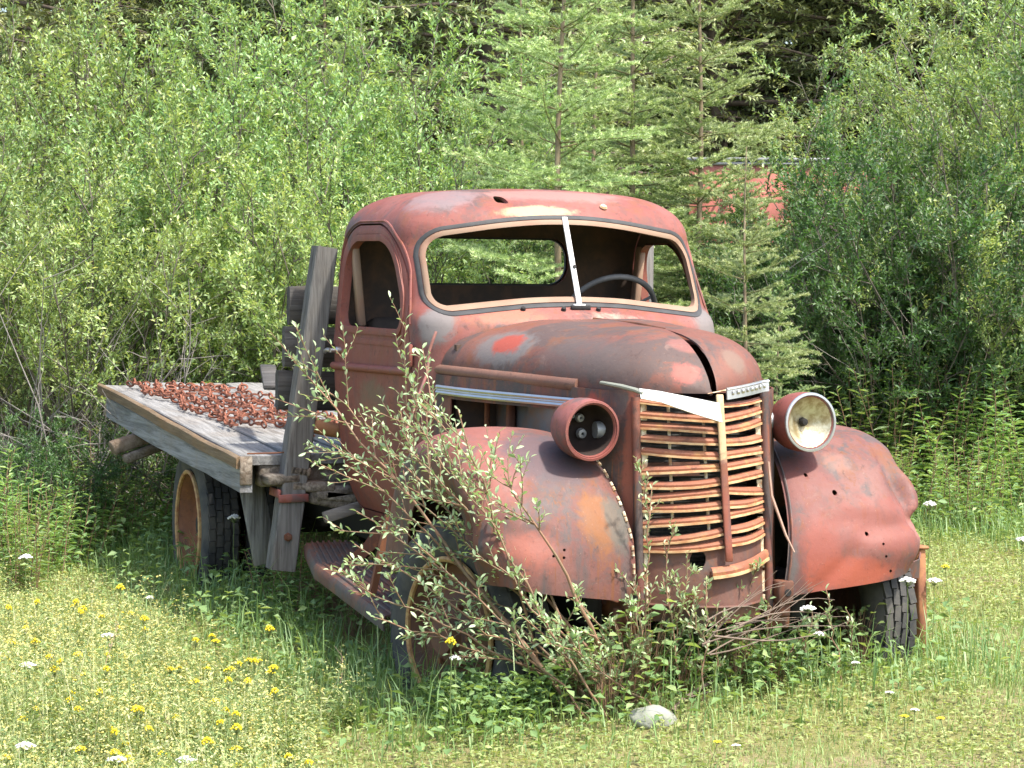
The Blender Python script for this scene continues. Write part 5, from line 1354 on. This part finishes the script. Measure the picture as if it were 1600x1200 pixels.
# ================================================================== SILVERY WILLOW in front of the truck
def shoot_shrub(name, root_xy, specs, leafL=(.024, .036), label=None, wratio=.40, dens=50, side=8):
    """arching shoots given by their root and tip"""
    T = Tubes(); P, D, N, VV = [], [], [], []
    base = Vector((root_xy[0], root_xy[1], float(gz(*root_xy))))
    for (tipv, bow, r0, nl) in specs:
        a = np.array([rng.normal() * .05, rng.normal() * .05, -.03]) * (2.0 if len(specs) > 8 else 1.0); b = np.array(tipv - base); n = 12; ts = np.linspace(0, 1, n)[:, None]
        mid = (a + b) / 2 + np.array(bow); st = (1 - ts) ** 2 * a + 2 * ts * (1 - ts) * mid + ts ** 2 * b + rng.normal(size=(n, 3)) * .006
        T.add(st, r0, .0022, 5); Ls = np.linalg.norm(b); tw = [(st[int(n * nl):], 1.0)]
        for q in range(side):
            t0 = rng.uniform(nl * .9, .96); p, dd = along(st, np.array([t0])); sd = nrm(np.cross(dd[0], rand_unit(1)[0])); Lt = Ls * rng.uniform(.10, .24)
            c_ = curve(p[0], dd[0] * 1.0 + sd * .8 + np.array([0, 0, .1]), Lt, 4, .03, .07); T.add(c_, .003, .0014, 4); tw.append((c_, 1.0))
            for q2 in range(2):
                p, dd = along(c_, np.array([rng.uniform(.25, .9)])); c2 = curve(p[0], dd[0] + nrm(np.cross(dd[0], rand_unit(1)[0])) * .8, Lt * .42, 3, .04, .07); T.add(c2, .0018, .001, 3); tw.append((c2, 1.0))
        for (c_, f) in tw:
            L = np.linalg.norm(np.diff(c_, axis=0), axis=1).sum(); m = max(5, int(L * dens)); t_ = np.linspace(.1, 1, m); p, dd = along(c_, t_); g = 2.4 * np.arange(m) + rng.uniform(0, 6)
            aa = nrm(np.cross(dd, np.array([.3, .2, .93]))); bb = np.cross(dd, aa); out = aa * np.cos(g)[:, None] + bb * np.sin(g)[:, None]
            P.append(p); D.append(dd * .8 + out * .75 + np.array([0, 0, .15])); N.append(np.array([0, 0, 1.]) + rng.normal(size=(m, 3)) * .5); VV.append(np.clip(rng.beta(2, 2, m) * .8 + .2 * t_ ** 3, 0, 1))
    P, D, N, VV = (np.concatenate(q) for q in (P, D, N, VV)); L = rng.uniform(*leafL, len(P)); V, tr, k = leaf_geo_hi(P, D, N, L, L * rng.uniform(wratio * .8, wratio * 1.15, len(P)))
    root = empty(name, base); link('stems', T.mesh('stems', M_bark_red), root); link('foliage', fastmesh('foliage', V, tr, None, np.repeat(VV, k), [M_silver], True), root)
    tag(root, label, 'shrub'); return root
Z_ = (0, 0, .12)
sp_ = []
for (u, v, x, bow, r0, nl) in [(452, 552, -.25, (0, -.05, .10), .009, .60), (500, 600, -.2, (0, -.02, .14), .007, .46), (570, 640, .0, (.05, 0, .10), .007, .42), (615, 612, .1, (.08, 0, .12), .007, .46),
    (660, 625, .25, (.1, 0, .12), .006, .6), (712, 640, .5, (.12, -.05, .15), .006, .36), (540, 720, .0, (0, -.05, .12), .007, .42), (556, 800, .05, (0, -.05, .10), .006, .36), (555, 850, .1, (0, -.05, .08), .006, .36),
    (555, 920, .25, (0, -.08, .10), .006, .30), (580, 965, .3, (0, -.06, .10), .005, .30), (640, 700, .25, (.06, 0, .12), .007, .46), (600, 745, .15, (.03, -.03, .12), .006, .42),
    (785, 745, .68, (.10, -.02, .10), .010, .78), (660, 860, .35, (.05, -.05, .12), .005, .36), (810, 965, .7, (.05, 0, .04), .005, .3), (870, 970, .7, (.05, 0, .05), .005, .3), (740, 985, .65, (.05, 0, .06), .005, .35), (690, 700, .45, (.06, -.03, .12), .006, .46), (760, 860, .62, (.05, -.02, .08), .005, .36), (890, 930, .66, (.05, 0, .06), .005, .30), (925, 985, .7, (.03, 0, .04), .005, .3)]:
    sp_.append((at_x(u, v, x), bow, r0, nl))
shoot_shrub('silver_willow', (.58, -.42), sp_, (.018, .035), 'silvery leaved willow with arching shoots across the front wheel and door', .40, 48, 7)
SHOOTS = [([(1012, 745), (1035, 850), (1000, 900), (1022, 905)], .62, 'taller upright willow shoot before the left half of the grille'), ([(1075, 860), (1062, 915), (1095, 930)], .66, 'willow shoot before the crank hole of the apron'),
    ([(1105, 905), (1120, 945), (1085, 950)], .68, 'short willow shoot right of the crank hole'), ([(1180, 880), (1165, 935), (1200, 930)], .60, 'willow shoot at the right side of the apron'), ([(985, 950), (960, 975), (1010, 965)], .66, 'low willow shoot below the right bumper bracket'),
    ([(1290, 925), (1270, 950), (1325, 955), (1245, 980)], .70, 'low willow sprig beside the bumper bracket on the dented side')]
for tips, x_, lb in SHOOTS:
    tp = [at_x(u, v, x_) for u, v in tips]; c_ = sum(tp, Vector()) / len(tp)
    shoot_shrub('silver_willow', (c_.x - .06, c_.y + .02), [(q, (0, 0, .03), .0035, .12) for q in tp], (.016, .032), lb, .38, 62, 3)
# broad leaved herbs at the bumper
def broad(nl, h, L0): 
    n = nl; az = rng.uniform(0, 6.28, n); r = rng.uniform(0, .16, n); P = np.stack([np.cos(az) * r, np.sin(az) * r, rng.uniform(.02, h, n)], 1)
    L = rng.uniform(.6, 1.1, n) * L0; V, tr, k = leaf_geo_hi(P, np.stack([np.cos(az), np.sin(az), rng.uniform(-.2, .5, n)], 1), np.array([0, 0, 1.]) + rng.normal(size=(n, 3)) * .3, L, L * .62); T = Tubes()
    for p in P: T.add(np.array([[p[0] * .2, p[1] * .2, -.01], [p[0] * .6, p[1] * .6, p[2] * .7], p]), .0018, .001, 3)
    root = empty('leafy_herb'); link('stems', T.mesh('stems', M_bark_red), root); link('foliage', fastmesh('foliage', V, tr, None, np.repeat(np.clip(rng.normal(.55, .2, n), 0, 1), k), [M_herb], True), root); return root
BH = [broad(46, .24, .06), broad(34, .17, .05), broad(70, .30, .045)]
for i, (u, v, lb) in enumerate([(905, 1030, 'broad leaved herb under the right bumper bracket'), (970, 1040, 'broad leaved herb left of the grille shoots'), (1040, 1040, 'round leaved herb below the grille'), (1110, 1035, 'bright herb below the grille beside the stick'),
    (850, 1050, 'broad leaved herb in front of the right front tyre'), (1180, 1030, 'green herb below the left bumper bracket'), (1250, 1025, 'green herb left of the left front tyre'), (790, 1050, 'green herb at the foot of the right front wheel'), (590, 960, 'green herb in the shade below the running board'),
    (520, 950, 'large leaved herb in the shade in front of the running board'), (430, 920, 'green herb at the foot of the stake post'), (360, 905, 'green herb before the inner rear wheel'), (680, 1040, 'green herb left of the front wheel rim'), (1000, 1070, 'low herb in front of the broad leaved ones'), (870, 1015, 'leafy herb under the right fender edge'), (935, 1065, 'leafy herb in front of the right bumper bracket'), (1065, 1075, 'leafy herb left of the forked stick'), (1150, 1060, 'leafy herb right of the forked stick'),
    (1210, 1062, 'low leafy herb before the left bumper bracket'), (1300, 1030, 'leafy herb under the brush twigs'), (1340, 1035, 'grassy herb at the inner side of the left front tyre'), (820, 1078, 'leafy herb in front of the right front tyre at the lawn edge'), (735, 1075, 'leafy herb below the right front rim'), (640, 1035, 'leafy herb left of the right front tyre'),
    (480, 935, 'leafy herb below the rear step'), (550, 985, 'leafy herb below the front step'), (400, 900, 'leafy herb between stake post and rear wheel'), (330, 900, 'leafy herb at the rear wheel tread'), (1400, 1020, 'grassy herb at the foot of the left front tyre'), (1085, 1010, 'leafy herb under the apron'), (1000, 1010, 'leafy herb under the left end of the grille'), (950, 1110, 'leafy herb at the foot of the arching willow'), (985, 1095, 'herb left of the pale stone'), (905, 1095, 'leafy herb left of the arching willow foot'), (1010, 1085, 'leafy herb behind the pale stone')]):
    p = at_h(u, v, .02); put(BH[2 if v > 1078 else i % 3], (p.x, p.y), i * 2.2, rng.uniform(.8, 1.15) * (1.1 if v > 1078 else 1), lb, 'herb', 'leafy herbs round the truck')

# ================================================================== FLOWERS, TWIGS, STONE
M_yel = plain('yellow_petal', (.85, .66, .02), .6, var=.15, scale=30); M_whi = plain('white_petal', (.80, .79, .74), .6, var=.1, scale=30); M_stem = plain('flower_stem', (.16, .21, .07), .7)
def umbel(name, mat, h, rad, nfl, dome):
    root = empty(name); T = Tubes(); T.add(curve((0, 0, -.02), (.05, .03, 1), h, 6, 0, .03), .0022, .0016, 4); top = T.V[0][-4:].mean(0); m = MB(); pr = random.Random(int(h * 1000))
    for k in range(nfl):
        r = rad * math.sqrt((k + .5) / nfl); a = 2.4 * k; c = Vector(top) + Vector((r * math.cos(a), r * math.sin(a), .022 + dome * (1 - (r / rad) ** 2) + pr.uniform(-.002, .002)))
        T.add(np.array([top, (top + np.array(c)) / 2 + np.array([0, 0, -.002]), np.array(c)]), .0009, .0007, 3)
        m.lathe([(0, .004), (rad * .16, .003), (rad * .24, 0), (rad * .1, -.004)], c, (pr.uniform(-.3, .3), pr.uniform(-.3, .3), 1), 6)
    link('stem', T.mesh('stem', M_stem), root); m.build('flower_head', mat, root, smooth=0); return root
YE = [umbel('yellow_flower', M_yel, .34, .018, 17, .020), umbel('yellow_flower', M_yel, .26, .013, 11, .014)]
WH = [umbel('yarrow', M_whi, .36, .028, 20, .012), umbel('yarrow', M_whi, .22, .018, 15, .009)]
def flower(protos, k, u, v, hh, label, cat, group):
    p = at_h(u, v, hh); hp = (.36, .24) if protos is WH else (.36, .28)
    o = put(protos[k], (p.x, p.y), rng.uniform(0, 6), 1.0, label, cat, group); s_ = hh / hp[k]; o.scale = (1 if hh > .12 else .8, 1 if hh > .12 else .8, max(.25, s_))
for (u, v, hh, lb) in [(45, 872, .36, 'tall white yarrow at the left edge above the weeds'), (370, 810, .40, 'white yarrow in front of the inner rear wheel'), (42, 1040, .30, 'white yarrow low at the left edge among weeds'), (40, 1166, .30, 'white yarrow in the bottom left corner'), (290, 1188, .30, 'white yarrow at the bottom edge among weeds'),
    (183, 1190, .28, 'small white yarrow at the bottom edge left of its larger neighbour'), (165, 995, .28, 'double white yarrow in the weeds in front of the rear wheel'), (242, 928, .20, 'small white yarrow on bare soil before the rear wheel'), (715, 1022, .26, 'white yarrow below the front wheel rim'),
    (1450, 790, .42, 'white yarrow right of the dented fender'), (1415, 908, .34, 'white yarrow in front of the left front tyre'), (1456, 909, .30, 'white yarrow right of the fender brace'), (1268, 952, .28, 'white yarrow beside the left bumper bracket'), (1275, 985, .22, 'white yarrow below the brush twigs'),
    (1594, 845, .34, 'white yarrow at the right edge'), (1390, 1080, .10, 'small white yarrow low in the lawn right of centre'), (1428, 1107, .10, 'small white yarrow low in the lawn further right'), (1145, 1160, .06, 'white yarrow low at the bottom of the lawn'), (1330, 1030, .12, 'small white yarrow before the front tyre')]:
    flower(WH, 0 if hh > .27 else 1, u, v, hh, lb, 'flower', 'white yarrow heads')
for (u, v, hh, lb) in [(190, 912, .34, 'bright yellow flower before the rear wheel'), (410, 978, .32, 'bright yellow flower cluster above the shaded grass'), (705, 995, .34, 'yellow flower beside the front wheel rim'), (1415, 1120, .08, 'yellow flower in the lawn at right'), (1110, 1172, .06, 'yellow flower low at the bottom centre of the lawn'),
    (1485, 882, .2, 'yellow flower right of the fender brace'), (1480, 1135, .06, 'yellow flower low in the lawn near the right corner'), (200, 1103, .3, 'large yellow flower in the middle of the weeds')]:
    flower(YE, 0, u, v, hh, lb, 'flower', None)
fr = random.Random(4); cnt = 0
while cnt < 85:
    u = fr.uniform(-10, 700); v = fr.uniform(930, 1200); p = at_h(u, v, .26)
    if weeds_zone(np.array([p.x]), np.array([p.y]))[0] < .7: continue
    flower(YE, fr.choice((0, 1, 1)), u, v, fr.uniform(.16, .33), 'small yellow flower head among the pale weeds in the left foreground', 'flower', 'yellow flower heads in the weeds'); cnt += 1
# brush of broken twigs by the dented fender
M_twig = plain('grey_twig', (.19, .14, .105), .85, var=.4)
T = Tubes(); 
for k in range(13):
    a = at_x(fr.uniform(1080, 1190), fr.uniform(965, 1025), fr.uniform(.75, .95)); b = at_x(fr.uniform(1220, 1340), fr.uniform(905, 985), fr.uniform(.5, .8)); pts = []
    bend = Vector((0, 0, fr.uniform(-.05, .06))); 
    for q in range(7):
        t_ = q / 6; pts.append(a.lerp(b, t_) + bend * math.sin(math.pi * t_) + Vector((0, 0, .008 * math.sin(5 * t_ + k))))
    T.add(np.array(pts), fr.uniform(.0022, .0045), .0010, 4)
    if k % 2: T.add(np.array([pts[3], pts[4] + Vector((0, .01, .03)), pts[5] + Vector((0, .02, .06))]), .002, .0008, 3)
tag(link('brush_twigs', T.mesh('brush_twigs', M_twig)), 'loose bundle of dead twigs under the dented fender', 'twigs')
T = Tubes(); pts = [at_h(u, v, h_) for u, v, h_ in ((1050, 1112, .015), (1068, 1092, .02), (1095, 1075, .03), (1130, 1054, .04))]
T.add(np.array(pts), .010, .005, 6); T.add(np.array([pts[1], at_h(1105, 1082, .03), at_h(1125, 1078, .03)]), .004, .002, 4)
tag(link('fallen_stick', T.mesh('fallen_stick', M_twig)), 'grey forked stick lying on the lawn below the grille', 'stick')
bm = bmesh.new(); bmesh.ops.create_icosphere(bm, subdivisions=3, radius=1)
for q in bm.verts:
    q.co = Vector((q.co.x * .075, q.co.y * .085, q.co.z * .045)) * (1 + .10 * math.sin(q.co.x * 3 + 1) * math.cos(q.co.y * 4) + .06 * math.sin(q.co.z * 7 + q.co.x * 5))
me = bpy.data.meshes.new('stone'); bm.to_mesh(me); bm.free(); me.materials.append(plain('pale_stone', (.27, .275, .24), .85, var=.35, scale=30, bump=.4, col2=(.25, .26, .2))); me.shade_smooth()
so_ = link('stone', me); p = at_h(1020, 1125, .01); so_.location = (p.x, p.y, p.z + .002); tag(so_, 'pale half buried stone in the lawn below the grille', 'stone')
